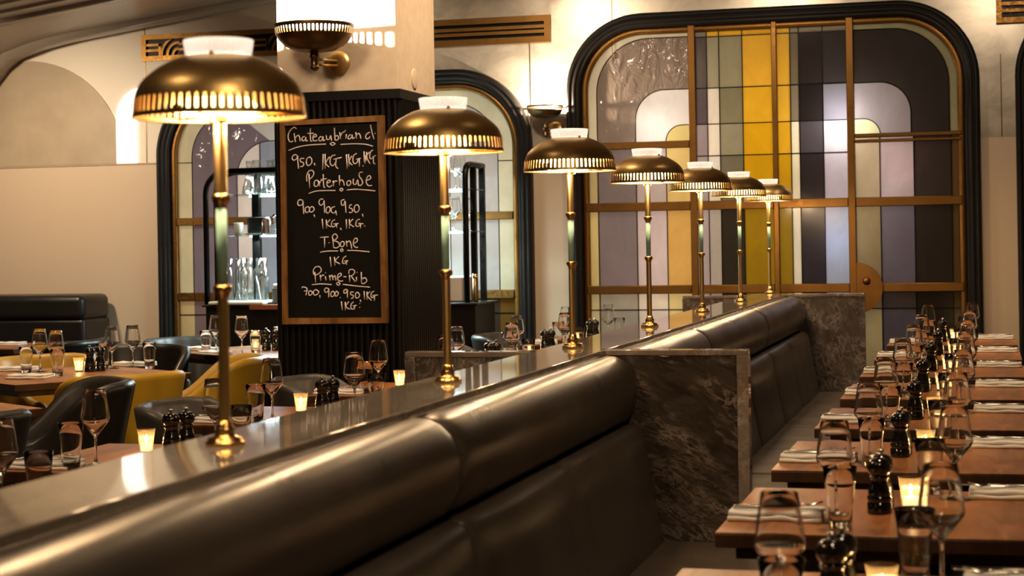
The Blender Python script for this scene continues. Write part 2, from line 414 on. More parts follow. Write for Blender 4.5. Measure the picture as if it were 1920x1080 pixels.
l.build('panel_joint', 'bronze', wb)
# left bay: unlit dome painted in a darker tone, glowing strip added beside it
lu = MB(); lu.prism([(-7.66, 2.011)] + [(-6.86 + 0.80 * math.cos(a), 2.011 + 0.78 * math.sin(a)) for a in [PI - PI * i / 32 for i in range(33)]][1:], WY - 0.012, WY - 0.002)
lu.build('dome_shadow', 'trim_dome_shadow', wb)
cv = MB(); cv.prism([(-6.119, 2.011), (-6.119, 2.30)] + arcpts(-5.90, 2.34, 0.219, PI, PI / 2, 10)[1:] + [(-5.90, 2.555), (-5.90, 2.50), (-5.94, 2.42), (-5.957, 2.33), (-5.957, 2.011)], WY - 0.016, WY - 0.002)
cv.build('glow_strip', 'added_glow', wb)
f = MB().box(-9, 3.5, -4, 12.9, -0.1, 0); tag(f.build('floor', 'dark_floor'), 'dark polished wood floor under the tables', 'floor', kind='structure')
# arched ceiling: its underside runs toward the camera
prof = [(-9.0, 1.2), (-7.6, 1.9), (-7.22, 2.40), (-7.075, 2.62), (-6.96, 2.745), (-6.85, 2.82), (-6.63, 2.885), (-6.41, 2.927), (-6.19, 2.957), (-5.89, 2.998), (-5.34, 3.07), (-4.87, 3.128), (-4.3, 3.20), (-3.6, 3.30), (-2.6, 3.42), (-1.4, 3.50), (3.5, ZT)]
cb = MB(); cb.grid([[(x, y, z) for x, z in prof] for y in (-4, 3, 6, 8, 10, 11.74)])
cb.grid([[(x, y, z + 0.12) for x, z in prof] for y in (-4, 3, 6, 8, 10, 11.74)])
ce = tag(cb.build('ceiling', 'ceiling_paint'), 'glossy brown vaulted ceiling curving down at left', 'ceiling', kind='structure')
for y0, y1, dz in ((11.42, 11.62, 0.035), (10.55, 10.68, 0.02), (10.30, 10.36, 0.015), (10.05, 10.11, 0.015)):
    rb = MB(); rr = []
    for y, d in ((y0, 0.0), (y0 + 0.02, dz), (y1 - 0.02, dz), (y1, 0.0)): rr.append([(x + d * 0.6, y, z - d) for x, z in prof])
    rb.grid(rr); rb.build('rib', 'ceiling_paint', ce)
tag(MB().box(-9.1, -9.0, -4, 12.9, 0, ZT).build('wall_left', 'cream_paint'), 'cream side wall at the far left of the room', 'wall', kind='structure')
tag(MB().box(3.5, 3.6, -4, 12.9, 0, ZT).build('wall_right', 'cream_paint'), 'cream side wall at the far right of the room', 'wall', kind='structure')
tag(MB().box(-9.1, 3.6, -4.1, -4.0, 0, ZT).build('wall_rear', 'cream_paint'), 'cream wall behind the viewer', 'wall', kind='structure')
tag(MB().box(-9.1, 3.6, 13.2, 13.3, 0, ZT).build('wall_corridor', 'cream_paint'), 'pale corridor wall seen blurred through the stained glass', 'wall', kind='structure')

# ---- pillar
p = tag(MB().box(-3.345, -2.731, 8.10, 8.72, 2.0, ZT).build('trim_1', 'cream_paint'), 'square cream plaster pillar above the black fluted cladding', 'pillar', kind='structure')
pc = MB(); pc.box(-3.36, -2.715, 8.085, 8.74, 0, 2.09)
pc.box(-3.375, -2.70, 8.06, 8.76, 2.09, 2.135)
def reeds(mb, a, b, y=None, x=None, n=18):
    for i in range(n):
        c = a + (b - a) * (i + 0.5) / n; w = abs(b - a) / n * 0.48
        if y is not None: mb.grid([[(c - w * math.cos(t), y - w * math.sin(t), z) for t in [PI * k / 6 for k in range(7)]] for z in (0, 2.09)])
        else: mb.grid([[(x + w * math.sin(t), c - w * math.cos(t), z) for t in [PI * k / 6 for k in range(7)]] for z in (0, 2.09)])
reeds(pc, -3.36, -2.715, y=8.085, n=20); reeds(pc, 8.085, 8.74, x=-2.715, n=20)
tag(pc.build('trim_2', 'fluted_black'), 'black fluted cladding around the lower pillar behind the chalkboard', 'pillar cladding', kind='structure')
wp = MB()
rr = []
for r_, x_ in ((0.052, -2.731), (0.052, -2.727), (0.046, -2.7255), (0.0, -2.7255)):
    rr.append([(x_, 8.38 + r_ * 0.9 * math.cos(2 * PI * i / 24), 2.21 + r_ * math.sin(2 * PI * i / 24)) for i in range(24)])
wp.grid(rr, closed=True)
tag(wp.build('cover_plate', 'cream_paint'), 'small round cream blanking plate on the side of the pillar', 'wall plate')

# ---- vents
def vent(x0, x1, z0, z1, pattern, label, fr=0.035):
    t = thing('air_vent', label, 'air vent', ((x0 + x1) / 2, WY, (z0 + z1) / 2), group='brass air vents on the back wall')
    w, h = (x1 - x0) / 2, (z1 - z0) / 2
    MB().box(-w + 0.01, w - 0.01, -0.004, -0.001, -h + 0.01, h - 0.01).build('backing', 'black_metal', t)
    b = MB(); d = -0.03
    b.box(-w, w, d, 0, h - fr, h); b.box(-w, w, d, 0, -h, -h + fr); b.box(-w, -w + fr, d, 0, -h + fr, h - fr); b.box(w - fr, w, d, 0, -h + fr, h - fr)
    b.build('frame', 'brass_frame', t)
    iw = w - fr; ih = h - fr
    s = MB()
    if pattern == 'lines':
        for k in (1, 2):
            z = -ih + 2 * ih * k / 3; s.box(-iw, iw, d + 0.004, -0.004, z - 0.011, z + 0.011)
    else:
        x = -iw; n = 0
        while x < iw - 0.05:
            seg = min(0.16, iw - x)
            # straight bars, then a quarter-circle fan, then straight bars again
            for k in (1, 2):
                z = -ih + 2 * ih * k / 3; s.box(x, min(iw, x + 0.10), d + 0.004, -0.004, z - 0.009, z + 0.009)
            s.box(x + 0.10, x + 0.118, d + 0.004, -0.004, -ih, ih * 0.1)
            cx, cz = min(iw, x + 0.26), -ih
            for rad in (0.145, 0.10, 0.055):
                if cx - rad < x: continue
                pa = [q for q in arcpts(cx, cz, rad, PI, PI / 2, 8) if q[1] < ih]; pi_ = [q for q in arcpts(cx, cz, rad - 0.018, PI, PI / 2, 8) if q[1] < ih]
                if len(pa) > 1 and len(pi_) > 1: s.prism(pa + pi_[::-1], d + 0.004, -0.004)
            for k in (1, 2):
                z = -ih + 2 * ih * k / 3
                if cx + 0.16 < iw: s.box(cx, cx + 0.16, d + 0.004, -0.004, z - 0.009, z + 0.009)
            x += 0.42
    s.build('slat', 'brass_frame', t)
    return t
vent(-5.90, -4.75, 2.747, 2.937, 'fan', 'brass vent with curved deco grille behind the largest lamp')
vent(-3.98, -2.84, 2.751, 2.937, 'lines', 'long brass slotted vent right of the cream pillar', 0.042)
vent(0.096, 1.0, 2.735, 2.937, 'lines', 'brass vent at the top right corner beside the large window', 0.035)

# ---- stained glass windows
def window(name, label, xl, xr, zt, r, black):
    t = thing(name, label, 'window', (0, 0, 0), kind='structure')
    fr = MB()
    prof = [(0.0, WY), (0.0, WY - 0.05), (0.008, WY - 0.075), (0.022, WY - 0.085), (0.036, WY - 0.075), (0.040, WY - 0.066), (0.046, WY - 0.075), (0.058, WY - 0.080), (0.070, WY - 0.070), (0.074, WY - 0.06), (0.080, WY - 0.066), (0.092, WY - 0.06), (black, WY - 0.045), (black, WY + 0.02)]
    sweep_arch(fr, xl, xr, 0.0, zt, r, prof); fr.build('frame', 'black_wood', t)
    b = MB(); bi = black
    sweep_arch(b, xl, xr, 0.0, zt, r, [(bi, WY + 0.02), (bi, WY - 0.02), (bi + 0.006, WY - 0.03), (bi + 0.038, WY - 0.03), (bi + 0.044, WY - 0.02), (bi + 0.044, WY + 0.02)]); b.build('brass_frame', 'brass_frame', t)
    return t
GY = WY + 0.005
class Panes:
    def __init__(s): s.mb = MB(); s.mats = []; s.lead = MB()
    def mi(s, m):
        if m not in s.mats: s.mats.append(m)
        return s.mats.index(m)
    def poly(s, pts, m):
        n = len(pts); s.mb.add([(x, GY, z) for x, z in pts], [tuple(range(n))], s.mi(m))
    def rect(s, x0, x1, z0, z1, m): s.poly([(x0, z0), (x1, z0), (x1, z1), (x0, z1)], m)
    def hl(s, x0, x1, z, w=0.006): s.lead.box(x0, x1, GY - 0.006, GY + 0.004, z - w / 2, z + w / 2)
    def vl(s, x, z0, z1, w=0.006): s.lead.box(x - w / 2, x + w / 2, GY - 0.006, GY + 0.004, z0, z1)
    def path(s, pts, w=0.007): s.lead.tube([(x, GY - 0.001, z) for x, z in pts], w / 2, 6)
    def done(s, parent):
        s.mb.build('glass', s.mats, parent); s.lead.build('leading', 'black_metal', parent)
def cpath(xo, zt, r, x0, z0, side):
    """from (x0,zt) over a rounded corner down to (xo,z0); side=+1 corner at right"""
    if side > 0: a = arcpts(xo - r, zt - r, r, PI / 2, 0, 12)
    else: a = arcpts(xo + r, zt - r, r, PI / 2, PI, 12)
    return [(x0, zt)] + a + [(xo, z0)]
S = srgb
w1 = window('window_1', 'large stained glass window with rounded black frame and brass bars', -2.731, -0.012, 2.912, 0.52, 0.098)
P = Panes()
# right and left leaves with nested arches
def leaf(side, x0, xs, zs, rs, zb, cols):
    prev = cpath(xs[0], zs[0], rs[0], x0, zb, side)
    for k in range(1, len(xs)):
        cur = cpath(xs[k], zs[k], rs[k], x0, zb, side)
        P.poly(prev + cur[::-1], cols[k - 1]); P.path(cur); prev = cur
    P.poly(prev + [(x0, zb)], cols[-1])
leaf(1, -0.807, (-0.137, -0.204, -0.448, -0.644), (2.79, 2.736, 2.390, 2.155), (0.40, 0.36, 0.20, 0.11), 2.03,
     [pane(S(150, 146, 112)), pane(S(52, 46, 42)), pane(S(140, 132, 134)), pane(S(188, 186, 146))])
leaf(-1, -1.895, (-2.606, -2.530, -2.265, -2.059), (2.79, 2.745, 2.395, 2.155), (0.40, 0.36, 0.20, 0.11), 2.03,
     [pane(S(206, 200, 176)), pane(S(132, 118, 108), rip=0.9, tl=0.35, rough=0.05), pane(S(196, 192, 190), rip=0.35), pane(S(188, 170, 110), rip=0.35)])
def cols(xs, zrows, table):
    for i in range(len(xs) - 1):
        for j in range(len(zrows) - 1):
            P.rect(xs[i], xs[i + 1], zrows[j + 1], zrows[j], table[i][j])
        if i: P.vl(xs[i], zrows[-1], zrows[0])
    for z in zrows[1:-1]: P.hl(xs[0], xs[-1], z)
g = lambda *c, **k: pane(S(*c), **k)
XR = (-0.807, -0.650, -0.434, -0.199, -0.126)
cols(XR, (2.03, 1.61), [[g(164, 150, 122)], [g(170, 156, 158)], [g(56, 47, 43)], [g(96, 76, 44)]])
cols(XR, (1.61, 1.05), [[g(140, 124, 90)], [g(104, 98, 112)], [g(48, 40, 35)], [g(92, 72, 38)]])
cols(XR, (1.05, 0.915, 0.10), [[g(128, 118, 90), g(176, 168, 130)], [g(70, 62, 62), g(84, 82, 96)], [g(40, 33, 28), g(42, 36, 30)], [g(70, 54, 28), g(70, 54, 28)]])
XL = (-2.606, -2.530, -2.265, -2.059, -1.895)
cols(XL, (2.03, 1.61), [[g(176, 164, 120)], [g(112, 102, 104)], [g(168, 158, 160)], [g(196, 172, 112)]])
cols(XL, (1.61, 1.05), [[g(196, 182, 128)], [g(116, 106, 110)], [g(184, 172, 180)], [g(190, 154, 88)]])
cols(XL, (1.05, 0.915, 0.10), [[g(196, 188, 150), g(196, 190, 160)], [g(150, 146, 136), g(140, 138, 130)], [g(208, 200, 194), g(204, 198, 196)], [g(206, 192, 140), g(206, 192, 140)]])
XA = (-1.848, -1.775, -1.693, -1.538, -1.341)
zr = (2.795, 2.736, 2.393, 2.153, 1.941, 1.61)
dk, ol, pl, yl = g(84, 74, 80), g(150, 146, 122), g(216, 210, 198), g(226, 176, 50)
cols(XA, zr, [[g(128, 122, 110), g(74, 66, 70), g(78, 70, 76), g(140, 128, 134), g(150, 140, 146)], [yl, ol, pl, pl, g(204, 202, 200)], [yl, g(142, 138, 112), g(122, 118, 94), g(138, 134, 112), g(104, 100, 84)], [yl, g(226, 174, 56), g(216, 168, 40), g(206, 158, 24), g(190, 146, 18)]])
cols(XA, (1.61, 1.05, 0.915, 0.10), [[g(156, 148, 158)] * 3, [g(160, 156, 152)] * 3, [g(46, 41, 34), g(46, 41, 34), g(46, 41, 34)], [g(142, 114, 22)] * 3])
XB = (-1.306, -1.222, -1.165, -1.010, -0.855)
cols(XB, zr, [[yl, g(218, 170, 56), g(212, 166, 52), g(208, 160, 36), g(190, 146, 24)], [g(140, 132, 110), g(110, 100, 80), g(120, 110, 92), g(222, 214, 186), g(220, 212, 184)], [g(140, 132, 110), g(44, 37, 35), g(34, 28, 27), g(66, 60, 64), g(44, 37, 38)], [g(140, 132, 110), g(54, 48, 47), g(112, 108, 118), g(178, 176, 182), g(176, 168, 180)]])
cols(XB, (1.61, 1.05, 0.915, 0.10), [[g(140, 116, 30)] * 3, [g(220, 216, 196)] * 3, [g(44, 40, 46)] * 3, [g(160, 168, 190)] * 3])
P.done(w1)
def bar(x0, x1, z0, z1, parent, name='mullion', d=0.036, mat='brass_frame'):
    return MB().rbox(x0, x1, WY - d, WY + 0.012, z0, z1, 0.004, 1).build(name, mat, parent)
bar(-1.895, -1.848, 0.1, 2.82, w1); bar(-1.341, -1.306, 0.1, 2.82, w1); bar(-0.855, -0.807, 0.1, 2.82, w1, d=0.045)
for x0, x1, z0, z1 in ((-2.61, -1.895, 2.001, 2.048), (-0.807, -0.13, 2.030, 2.056), (-0.807, -0.13, 1.998, 2.018)): bar(x0, x1, z0, z1, w1, 'transom')
for z0, z1 in ((1.581, 1.640), (1.023, 1.080)):
    for x0, x1 in ((-2.61, -1.895), (-1.848, -1.341), (-1.306, -0.855), (-0.807, -0.13)): bar(x0, x1, z0, z1, w1, 'transom')
MB().box(-2.70, -0.04, WY - 0.03, WY + 0.02, 0.0, 0.11).build('sill', 'brass_frame', w1)
hp = MB(); hp.prism(arcpts(-0.807, 1.05, 0.165, PI / 2, -PI / 2, 20), WY - 0.062, WY - 0.038)
ho = hp.build('pull_plate', 'brass_frame', w1)
hk = MB(); hk.lathe([(0.0, 0.02), (0.016, 0.02), (0.024, 0.008), (0.026, 0)], 16)
ko = hk.build('bolt', 'brass_frame', ho); ko.location = (-0.745, WY - 0.062, 1.095); ko.rotation_euler = (PI / 2, 0, 0)

w2 = window('window_2', 'arched stained glass window behind the bar and the pillar', -5.782, -2.982, 2.59, 0.54, 0.098)
P = Panes()
xl, xr = -5.64, -3.124
leaf_cols = [g(196, 196, 170), g(150, 146, 142), g(150, 146, 142)]
prev = archpath(xl, xr, 1.05, 2.448, 0.40)
cur = archpath(xl + 0.11, xr - 0.11, 1.05, 2.36, 0.33)
nh = len(prev) // 2
P.poly(prev[:nh] + cur[:nh][::-1], g(196, 190, 160)); P.poly(prev[nh - 1:] + cur[nh - 1:][::-1], g(200, 200, 172)); P.path(cur)
c2 = archpath(xl + 0.46, xr - 0.46, 1.05, 2.14, 0.26)
P.poly(cur[:nh] + c2[:nh][::-1], pane(S(116, 106, 116), rip=0.5, tl=0.4, rough=0.08)); P.poly(cur[nh - 1:] + c2[nh - 1:][::-1], g(172, 172, 170)); P.path(c2)
xs2 = (xl + 0.46, -5.0, -4.86, -4.73, -4.62, -4.40, -3.72, -3.62, xr - 0.46)
cl2 = (g(196, 190, 188, rip=0.3), g(128, 136, 150), g(176, 170, 172), g(122, 128, 142), g(170, 138, 66), g(150, 146, 150), g(196, 168, 96), g(216, 214, 206))
top = c2[len(c2) // 2 - 8:len(c2) // 2 + 8]
def ztop(x):
    for (xa, za), (xb, zb) in zip(c2[1:-1], c2[2:-1]):
        if xa <= x <= xb and xb > xa: return za + (zb - za) * (x - xa) / (xb - xa)
    return 1.88
for i in range(len(xs2) - 1):
    a, b = xs2[i], xs2[i + 1]; q = [a + (b - a) * k / 6 for k in range(7)]
    P.poly([(a, 1.05), (b, 1.05)] + [(x, ztop(x)) for x in q[::-1]], cl2[i])
    if i: P.vl(a, 1.05, ztop(a))
P.rect(xl, xl + 0.11, 0.1, 1.05, g(196, 176, 130)); P.rect(xl + 0.11, xl + 0.46, 0.1, 1.05, g(118, 98, 100)); P.rect(xl + 0.46, xr - 0.46, 0.1, 1.05, g(60, 52, 46)); P.rect(xr - 0.46, xr - 0.11, 0.1, 1.05, g(56, 46, 34)); P.rect(xr - 0.11, xr, 0.1, 1.05, g(96, 70, 30))
P.hl(xl, xr, 0.90); P.hl(xl, xl + 0.11, 2.0); P.hl(xr - 0.11, xr, 1.95)
P.done(w2)
for z0, z1 in ((1.545, 1.60), (1.0, 1.06)): bar(xl, xr, z0, z1, w2, 'transom')
bar(-3.62, -3.56, 0.1, 1.0, w2)
MB().box(-5.75, -3.02, WY - 0.03, WY + 0.02, 0.0, 0.11).build('sill', 'brass_frame', w2)
w3 = window('window_3', 'black arched window frame cut by the right picture edge', 0.205, 2.93, 2.912, 0.52, 0.098)
P = Panes(); prev = archpath(0.345, 2.79, 0.1, 2.77, 0.38); P.poly(prev, g(60, 52, 46)); P.done(w3)

# ---- sconces
def sconce(x, y, z, label, R, wall_y, power):
    t = thing('wall_sconce', label, 'wall light', (x, y, z), group='bronze bowl wall sconces')
    prof = [(0.0, -0.128), (0.25, -0.127), (0.52, -0.118), (0.72, -0.098), (0.86, -0.072), (0.955, -0.042), (0.962, -0.038), (0.985, -0.012), (0.987, -0.008), (1.0, 0.006), (1.0, 0.010)]
    b = shade_mesh([(a * R, zz * R / 0.2) for a, zz in prof], 60, (5, 8), 0.55)
    b.build('bowl', 'bronze', t)
    s = MB(); s.lathe([(0.0, -0.212), (0.014, -0.208), (0.022, -0.198), (0.023, -0.192), (0.019, -0.188), (0.019, -0.150), (0.024, -0.146), (0.024, -0.138), (0.021, -0.134), (0.021, -0.118)], 20)
    s.build('stem', 'bronze', t)
    a = MB(); d = wall_y - y
    for zz in (-0.155, -0.180): a.tube([(0.0, 0.0, zz), (0.02, d * 0.5, zz + 0.006), (0.035, d, -0.155 + (0.012 if zz > -0.17 else -0.012))], 0.006, 8)
    a.build('arm', 'brass', t)
    pl = MB(); pl.lathe([(0.0, 0.022), (0.030, 0.022), (0.040, 0.014), (0.060, 0.010), (0.060, 0.0)], 32)
    po = pl.build('wall_plate', 'brass', t); po.location = (0.035, d, -0.155); po.rotation_euler = (PI / 2, 0, 0)
    bl = MB(); bl.lathe([(0.0, 0.0), (R * 0.5, 0.0), (R * 0.5, 0.012), (0.0, 0.012)], 24); bo = bl.build('bulb', 'sconce_glow', t); bo.location = (0, 0, -0.07)
    light('sconce_light', 'POINT', (0, 0, 0.0), power, 'soft', 0.007, parent=t)
    return t
def shade_mesh(prof, nslots, rows, duty=0.5, sub=4):
    """surface of revolution with tall slots cut between profile rows[0] and rows[1]; double walled"""
    mb = MB(); n = nslots * 2 * 2
    # columns: per slot period 4 columns: edge, slot, edge, bar
    angs = []
    for i in range(nslots):
        a0 = 2 * PI * i / nslots; p_ = 2 * PI / nslots
        angs += [a0, a0 + p_ * duty * 0.18, a0 + p_ * duty * 0.82, a0 + p_ * duty]
    n = len(angs)
    # refine rows: add short rows at the ends of the slots
    pr = list(prof); r0, r1 = rows
    def lerp(a, b, f): return (a[0] + (b[0] - a[0]) * f, a[1] + (b[1] - a[1]) * f)
    new = []
    for k, q in enumerate(pr):
        new.append(q)
    th = 0.0015
    vs = []; fs = []
    for off in (0.0, -th):
        for (r, z) in new:
            for a in angs: vs.append(((max(r + off, 0)) * math.cos(a), (max(r + off, 0)) * math.sin(a), z + (-off if r < 1e-6 else 0)))
    R_ = len(new); base2 = R_ * n
    for j in range(R_ - 1):
        for i in range(n):
            k = (i + 1) % n; c = i % 4
            if r0 <= j < r1 and c in (0, 1, 2):
                if c == 0 and j == r0: fs.append((j * n + i, j * n + k, (j + 1) * n + i))
                elif c == 2 and j == r0: fs.append((j * n + i, j * n + k, (j + 1) * n + k))
                elif c == 0 and j == r1 - 1: fs.append((j * n + i, (j + 1) * n + k, (j + 1) * n + i))
                elif c == 2 and j == r1 - 1: fs.append((j * n + k, (j + 1) * n + k, (j + 1) * n + i))
                continue
            fs.append((j * n + i, j * n + k, (j + 1) * n + k, (j + 1) * n + i))
    fs += [tuple(base2 + q for q in f_) for f_ in fs]
    e = R_ - 1
    for i in range(n):
        k = (i + 1) % n; fs.append((e * n + i, e * n + k, base2 + e * n + k, base2 + e * n + i))
    mb.add(vs, fs, 0, True)
    return mb
sconce(-3.06, 7.87, 2.428, 'bronze bowl sconce with slotted rim on the cream pillar', 0.19, 8.10, 34)
sconce(-2.855, 11.60, 2.30, 'bronze bowl sconce between the two stained glass windows', 0.125, 11.75, 26)

# ---- chalkboard
cbx = thing('chalkboard', 'wood framed chalkboard with handwritten steak menu hung on the fluted pillar', 'chalkboard', (-3.05, 8.055, 1.5))
MB().box(-0.255, 0.262, -0.012, 0.006, -0.49, 0.50).build('board', 'chalkboard', cbx)
fm = MB()
for poly in ([(-0.263, -0.494), (0.276, -0.490), (0.248, -0.464), (-0.236, -0.464)], [(-0.259, 0.496), (-0.234, 0.474), (0.243, 0.478), (0.272, 0.508)],
             [(-0.263, -0.494), (-0.236, -0.464), (-0.234, 0.474), (-0.259, 0.496)], [(0.276, -0.490), (0.272, 0.508), (0.243, 0.478), (0.248, -0.464)]):
    fm.prism(poly, -0.028, 0.006)
fm.build('frame', 'oak_frame', cbx)
CHALK = "-177,457 -187,465 -205,456 -219,435 -222,416 -216,399 -204,394 -196,400;-190,436 -188,417 -183,393;-183,414 -170,426 -162,416 -159,397;-135,418 -145,416 -150,405 -144,397 -133,403 -130,415 -129,397 -120,398;-104,457 -106,438 -105,397 -96,396;-121,433 -88,433;-96,412 -75,418 -79,428 -90,421 -93,407 -86,395 -70,398;-47,415 -57,413 -63,401 -55,394 -45,402 -41,415 -40,395 -30,400;-24,421 -21,402 -9,401 -1,418 3,394;19,456 20,427 21,396;22,413 34,417 40,405 31,395 21,397;46,433 50,400;51,416 57,428 73,437;80,423 77,401;75,443 76,440;103,420 93,415 87,403 97,399 108,410 109,419 112,400 123,407;128,431 131,400;131,416 143,425 151,413 153,399;199,428 183,419 178,405 188,396 201,407;204,464 211,428 221,394;225,423 228,421;-220,353 -171,368 -109,376 -27,378;49,374 115,375 175,371 215,360;-5,379 8,385 21,378 8,371 -5,379;-177,328 -192,331 -203,316 -195,304 -180,311 -174,325 -173,296 -170,263;-140,312 -159,311 -158,296 -147,293 -143,281 -152,272 -161,274;-110,319 -126,309 -129,288 -119,276 -103,287 -101,306 -110,319;-89,288 -84,275;-41,331 -45,254;-31,331 -32,259;-8,316 -29,287 -12,266;22,324 5,320 -6,301 -4,280 9,272 24,291;12,303 53,311;26,305 22,272 34,257;78,325 81,256;89,327 91,267;106,317 92,291 108,272;131,328 116,319 111,296 118,279 133,285 137,300;128,300 151,304;144,302 144,264;169,337 169,284;164,265 162,269;177,317 173,277;182,334 181,291;197,333 182,312 198,276;215,342 202,333 197,310 204,300 219,309;212,309 229,316;217,312 216,281 226,276;-117,237 -114,168;-128,199 -128,228 -117,249 -99,252 -91,237 -102,218 -117,211;-76,205 -88,198 -90,179 -80,174 -69,183 -70,200 -76,205;-66,200 -62,174;-62,188 -54,202 -46,202;-43,233 -41,173 -34,170;-56,207 -25,211;-26,187 -8,194 -11,203 -23,196 -23,177 -11,170 2,177;8,200 10,172;10,188 20,198 29,196;40,226 41,176;41,195 53,202 62,190 64,175;91,198 81,194 78,180 88,174 98,184 96,196 91,198;112,207 111,184 124,179 134,200 137,173;160,237 145,235 142,218 154,202 159,185 149,173 139,176;179,196 200,205 197,218 185,215 177,191 187,172 207,172;-119,141 -72,152 19,152;78,153 131,155 224,145;41,155 49,162 57,155 49,148 41,155;-150,108 -168,111 -178,97 -171,83 -153,89 -150,104 -149,80 -147,41;-127,77 -138,70 -138,53 -128,48 -117,60 -120,74 -127,77;-107,76 -116,67 -115,53 -105,50 -93,62 -98,75 -107,76;-94,38 -90,25;-45,111 -60,111 -67,95 -58,82 -44,91 -41,104 -40,87 -39,44;-20,74 -29,67 -31,51 -21,43 -10,58 -13,72 -20,74;15,74 0,69 -5,53 5,43 17,47;18,55 23,31;64,107 49,102 49,83 61,80 68,99 71,42;102,81 92,79 89,67 101,62 105,50 96,43 87,45;129,81 117,74 114,53 126,43 139,57 137,73 129,81;155,35 159,23;-52,16 -48,-33;-31,12 -30,-31;-11,12 -28,-10 -7,-24;14,11 -1,2 -4,-17 6,-25 21,-13;6,-10 32,-8;22,-10 22,-30;41,-30 45,-40;72,12 73,-35;88,12 88,-33;106,12 90,-9 110,-26;141,11 126,4 120,-17 130,-25 145,-13;133,-10 159,-12;145,-13 144,-34;164,-21 167,-24;-64,-74 -20,-72;-41,-74 -42,-124;-19,-99 -17,-102;2,-79 4,-125;2,-82 -1,-70 13,-58 25,-70 20,-82 5,-91;5,-91 28,-99 35,-116 19,-126 4,-123;50,-95 41,-102 40,-116 50,-121 59,-111 58,-99 50,-95;71,-92 73,-121;73,-102 86,-94 93,-105 98,-131;108,-107 126,-96 124,-81 111,-86 106,-110 116,-124 130,-125;-65,-146 -27,-141 27,-141;75,-139 125,-141 188,-148;39,-137 46,-131 54,-138 46,-144 39,-137;-14,-168 -10,-217;8,-170 10,-211;31,-168 13,-189 36,-204;69,-166 54,-176 49,-197 59,-202 74,-190;59,-190 79,-189;70,-190 69,-209;-95,-241 -91,-293;-100,-255 -102,-233 -89,-217 -69,-217 -61,-234 -72,-248 -92,-258;-67,-255 -64,-284;-64,-267 -54,-257 -47,-259;-40,-263 -38,-284;-40,-244 -39,-247;-19,-258 -16,-285;-16,-268 -6,-258 -1,-282;-1,-270 9,-261 14,-284;24,-271 41,-259 38,-249 25,-256 23,-278 37,-288 50,-285;52,-266 68,-266;83,-257 85,-291;81,-252 83,-236 99,-231 111,-241 103,-257 88,-264;93,-264 113,-291;119,-267 120,-288;122,-245 124,-247;144,-244 145,-298;146,-279 163,-272 172,-287 158,-300 145,-298;-111,-303 -60,-300 -9,-304;49,-303 122,-312 188,-318;16,-299 25,-292 34,-300 25,-307 16,-299;-163,-319 -155,-313 -140,-319 -137,-327 -143,-355;-152,-334 -132,-331;-119,-332 -128,-339 -127,-353 -117,-353 -109,-341 -119,-332;-89,-327 -102,-334 -102,-351 -89,-353 -76,-339 -89,-327;-71,-354 -70,-368;-25,-323 -40,-320 -46,-332 -38,-341 -26,-333 -24,-323 -25,-366;-2,-335 -12,-342 -13,-359 -3,-361 6,-347 -2,-335;16,-335 9,-345 10,-359 20,-357 25,-345 16,-335;33,-365 35,-368;67,-326 54,-333 55,-345 66,-344 72,-329 71,-369;104,-341 89,-341 89,-353 100,-356 101,-367 90,-372;124,-341 114,-348 114,-367 125,-369 134,-355 124,-341;136,-379 140,-389;157,-336 159,-377;172,-339 172,-379;187,-339 173,-358 194,-382;208,-337 195,-346 192,-363 202,-368 212,-358;200,-358 228,-356;210,-358 209,-384;40,-385 44,-428;60,-388 60,-429;78,-386 63,-410 83,-424;103,-388 91,-398 88,-417 98,-423 111,-410;98,-407 118,-405;108,-407 106,-426;133,-395 135,-397;132,-414 134,-416"
ck = MB()
def smooth_path(p, n=5):
    if len(p) < 3: return p
    q = [p[0]] + p + [p[-1]]; out = []
    for i in range(1, len(q) - 2):
        for k in range(n):
            t_ = k / n; o = []
            for d_ in (0, 1):
                a, b, c, e = q[i - 1][d_], q[i][d_], q[i + 1][d_], q[i + 2][d_]
                o.append(0.5 * ((2 * b) + (-a + c) * t_ + (2 * a - 5 * b + 4 * c - e) * t_ * t_ + (-a + 3 * b - 3 * c + e) * t_ ** 3))
            out.append(tuple(o))
    return out + [p[-1]]
for st in CHALK.split(';'):
    pts = [tuple(int(c) / 1000 for c in q.split(',')) for q in st.split()]
    sp = smooth_path(pts)
    ck.tube([(x, -0.0125, z) for x, z in sp], 0.0030, 6)
ck.build('handwriting', 'chalk', cbx)

# ================================================================== DIVIDER, LEDGE, BANQUETTES
dv = thing('banquette_divider', 'long marble topped divider carrying the row of brass lamps', 'divider', (-1.25, 5.6, 0))
def dpart(name, mat, x0, x1, y0, y1, z0, z1, r=0.003): return MB().rbox(x0 + 1.25, x1 + 1.25, y0 - 5.6, y1 - 5.6, z0, z1, r, 2).build(name, mat, dv)
dpart('core', 'dark_core', -1.345, -1.16, 0.55, 10.66, 0.0, 1.028)
dpart('ledge', 'ledge_marble', -1.362, -1.142, 0.5, 10.69, 1.026, 1.05)
def endpanel(x0, x1, y0, y1, mat, post):
    pn = dpart('end_panel', mat, x0, x1, y0 + 0.006, y1, 0.0, 1.032, 0.002)
    MB().rbox(x0 + 1.25, x1 + 1.25, y0 - 5.6, y1 - 5.6 + 0.006, 1.032, 1.05, 0.003, 2).build('cap', 'edge_marble', pn)
    a, b = (x1 - 0.034, x1 + 0.001) if post > 0 else (x0 - 0.001, x0 + 0.034)
    MB().rbox(a + 1.25, b + 1.25, y0 - 5.6 - 0.002, y1 - 5.6 + 0.008, 0.0, 1.033, 0.003, 2).build('edge_strip', 'edge_marble' if mat == 'shaded_marble' else mat, pn)
endpanel(-1.16, -0.70, 5.36, 5.41, 'shaded_marble', 1)
endpanel(-1.764, -1.345, 5.27, 5.32, 'grey_marble', -1)
